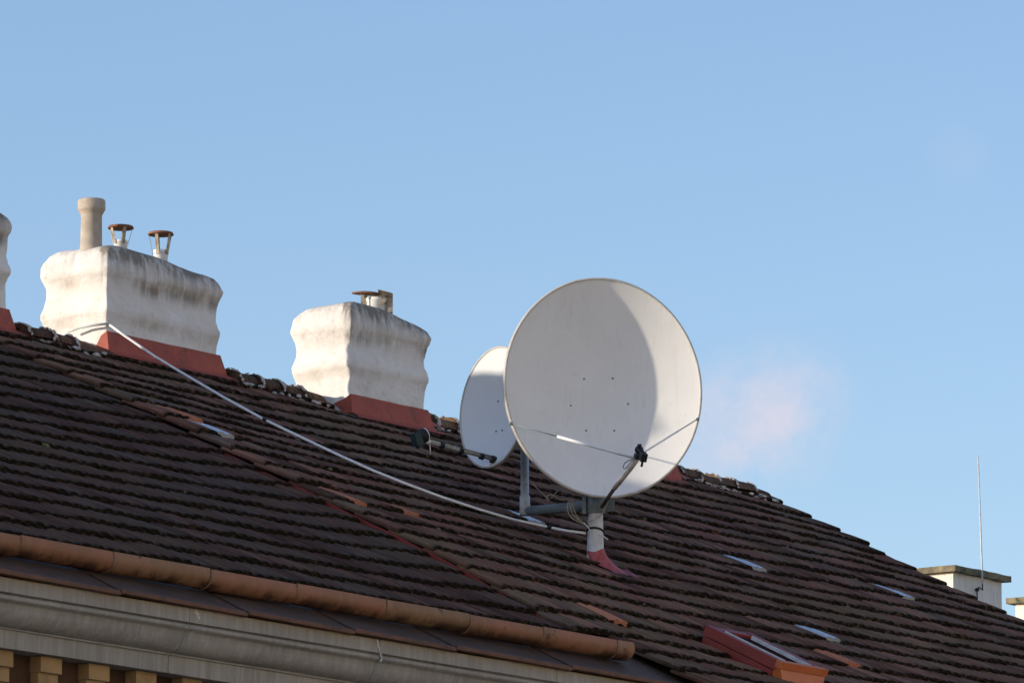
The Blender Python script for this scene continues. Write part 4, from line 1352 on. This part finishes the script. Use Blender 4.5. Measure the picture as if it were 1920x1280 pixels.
def wire(name, pix, ref, r, mat, label):
    mb = MB()
    q = [at_depth(x, y, ref) for x, y in pix]
    # smooth
    sm = []
    for i in range(len(q) - 1):
        p0, p1, p2, p3 = q[max(i - 1, 0)], q[i], q[i + 1], q[min(i + 2, len(q) - 1)]
        for k in range(4):
            t = k / 4
            sm.append(.5 * ((2 * p1) + (p2 - p0) * t + (2 * p0 - 5 * p1 + 4 * p2 - p3) * t * t + (3 * p1 - p0 - 3 * p2 + p3) * t ** 3))
    sm.append(q[-1])
    mb.tube(sm, r, 6)
    o = mb.build(name, mat)
    return setp(o, label, 'cable')
ref = (pb + pe) / 2 - DH * .04
wire('wire', [(1066, 938), (1064, 950), (1066, 962), (1074, 972), (1086, 978), (1100, 985)], pb - FWD * .06, .0038, M['cable_cream'], 'cream wire hanging from the bracket arm, leftmost of three loops')
wire('wire', [(1069, 936), (1069, 950), (1073, 962), (1082, 972), (1092, 978), (1102, 987)], pb - FWD * .06, .0038, M['cable_cream'], 'cream wire hanging from the bracket arm, middle of three loops')
wire('wire', [(1073, 936), (1074, 950), (1079, 962), (1085, 972), (1092, 978), (1100, 985), (1112, 1000)], pb - FWD * .06, .0038, M['cable_cream'], 'cream wire hanging from the bracket arm, rightmost of three loops')
wire('wire', [(998, 905), (1012, 920), (1026, 933), (1030, 938), (1024, 936), (1028, 928), (1036, 928), (1050, 936), (1066, 935)], ref, .0038, M['cable_cream'], 'pale wire running from the small dish along the bracket arm')
wire('wire', [(1046, 919), (1040, 926), (1033, 934)], ref, .0034, M['cable_cream'], 'short yellowish wire end below the large dish')
wire('wire', [(1140, 940), (1134, 953), (1126, 966), (1113, 974), (1100, 979)], pb - FWD * .08, .0034, M['cable_cream'], 'brownish wire from the feed arm foot to the pole')
wire('wire', [(1094, 978), (1104, 990), (1112, 1000), (1126, 1002), (1140, 1011)], pb - FWD * .075, .0034, M['white_plastic'], 'loose white wire end sticking out right of the pole')

# ------------------------------------------------------------------ neighbouring house behind the far gable
far_ref = CAM + ray(1790, 1060) * 62
def far_stack(px_corner, py_corner, px_right, px_left, dist, parent, label, over=.07, slab=.06):
    q = CAM + ray(px_corner, py_corner) * dist
    xr = hit_plane(px_right, py_corner, q, Vector((0, 1, 0))).x
    d = ray(px_left, py_corner); yl = (CAM + d * ((q.x - CAM.x) / d.x)).y
    mb = MB()
    mb.aabox(q.x + over, xr - over, q.y + over, yl - over, q.z - 4.2, q.z - slab)
    o = setp(mb.build('chimney', M['far_plaster'], parent), label)
    mb = MB()
    n = 12
    zt, zb_ = q.z, q.z - slab
    g = []
    for i in range(n + 1):
        for j in range(5):
            X = q.x + (xr - q.x) * i / n; Y = q.y + (yl - q.y) * j / 4
            w_ = .012 * mnoise.noise(Vector((X * 5, Y * 5, 1)))
            g.append((mb.vert((X + w_, Y + w_, zt + w_)), mb.vert((X + w_ * .6, Y + w_ * .6, zb_ + w_))))
    def G(i, j): return g[i * 5 + j]
    for i in range(n):
        for j in range(4):
            mb.face((G(i, j)[0], G(i + 1, j)[0], G(i + 1, j + 1)[0], G(i, j + 1)[0]))
            mb.face((G(i, j + 1)[1], G(i + 1, j + 1)[1], G(i + 1, j)[1], G(i, j)[1]))
    for i in range(n):
        mb.face((G(i, 0)[1], G(i + 1, 0)[1], G(i + 1, 0)[0], G(i, 0)[0])); mb.face((G(i + 1, 4)[1], G(i, 4)[1], G(i, 4)[0], G(i + 1, 4)[0]))
    for j in range(4):
        mb.face((G(0, j + 1)[1], G(0, j)[1], G(0, j)[0], G(0, j + 1)[0])); mb.face((G(n, j)[1], G(n, j + 1)[1], G(n, j + 1)[0], G(n, j)[0]))
    setp(mb.build('cap_slab', M['slab'], o), 'mossy concrete slab covering the chimney')
    return o, q, xr, yl
hC = empty('house', (far_ref.x + 2, far_ref.y + 1, 0), 'neighbouring house beyond the gable of which only slab-capped chimneys show', 'house')
f1, q1, xr1, yl1 = far_stack(1791, 1058, 1896, 1700, 62, hC, 'square white chimney with mossy slab and thin lightning rod')
f2, q2, xr2, yl2 = far_stack(1985, 1112, 2090, 1886, 66, hC, 'white chimney with mossy slab cut off by the right edge', slab=.06)
mb = MB()
zw = q1.z - 3.6
mb.aabox(q1.x - 2.5, xr2 + 3, q1.y - 3.2, yl1 + 4, 0, zw - 1.0)
mb.build('wall', M['wall_b'], hC)
mb = MB()
xa, xb, ya, yb = q1.x - 2.8, xr2 + 3.3, q1.y - 3.6, yl1 + 4.4
ym = (ya + yb) / 2
v_ = [mb.vert((x, y, z)) for x in (xa, xb) for (y, z) in ((ya, zw - 1.05), (ym, zw + 1.2), (yb, zw - 1.05))]
mb.face((v_[0], v_[3], v_[4], v_[1])); mb.face((v_[1], v_[4], v_[5], v_[2])); mb.face((v_[0], v_[1], v_[2])); mb.face((v_[3], v_[5], v_[4])); mb.face((v_[0], v_[2], v_[5], v_[3]))
mb.build('roof', M['tile'], hC)
rp = hit_plane(1842, 1088, Vector((0, q1.y - .02, 0)), Vector((0, 1, 0)))
rt = at_depth(1834, 853, rp)
mb = MB()
mb.tube([rp - Vector((0, 0, .03)), rp + (rt - rp) * .02, rt], [.010, .009, .006], 8)
rod = setp(mb.build('lightning_rod', M['galv_light'], f1), 'thin pale lightning rod')
mb = MB()
w1 = hit_plane(1836, 1100, Vector((0, q1.y + .055, 0)), Vector((0, 1, 0))); w2 = hit_plane(1832, 1105, Vector((0, q1.y + .055, 0)), Vector((0, 1, 0)))
mb.tube([rp - Vector((0, 0, .02)), rp - Vector((0, 0, .09)), w1, w2, w2 - Vector((0, 0, 2.2))], .007, 6)
mb.lathe(w2, [(.015, -.02), (.018, 0), (.015, .02)], 10, Vector((0, 1, 0)))
mb.build('earth_wire', M['black'], f1)

print('objects', len(bpy.data.objects), 'tiles A', len(tilesA), 'B', len(tilesB))
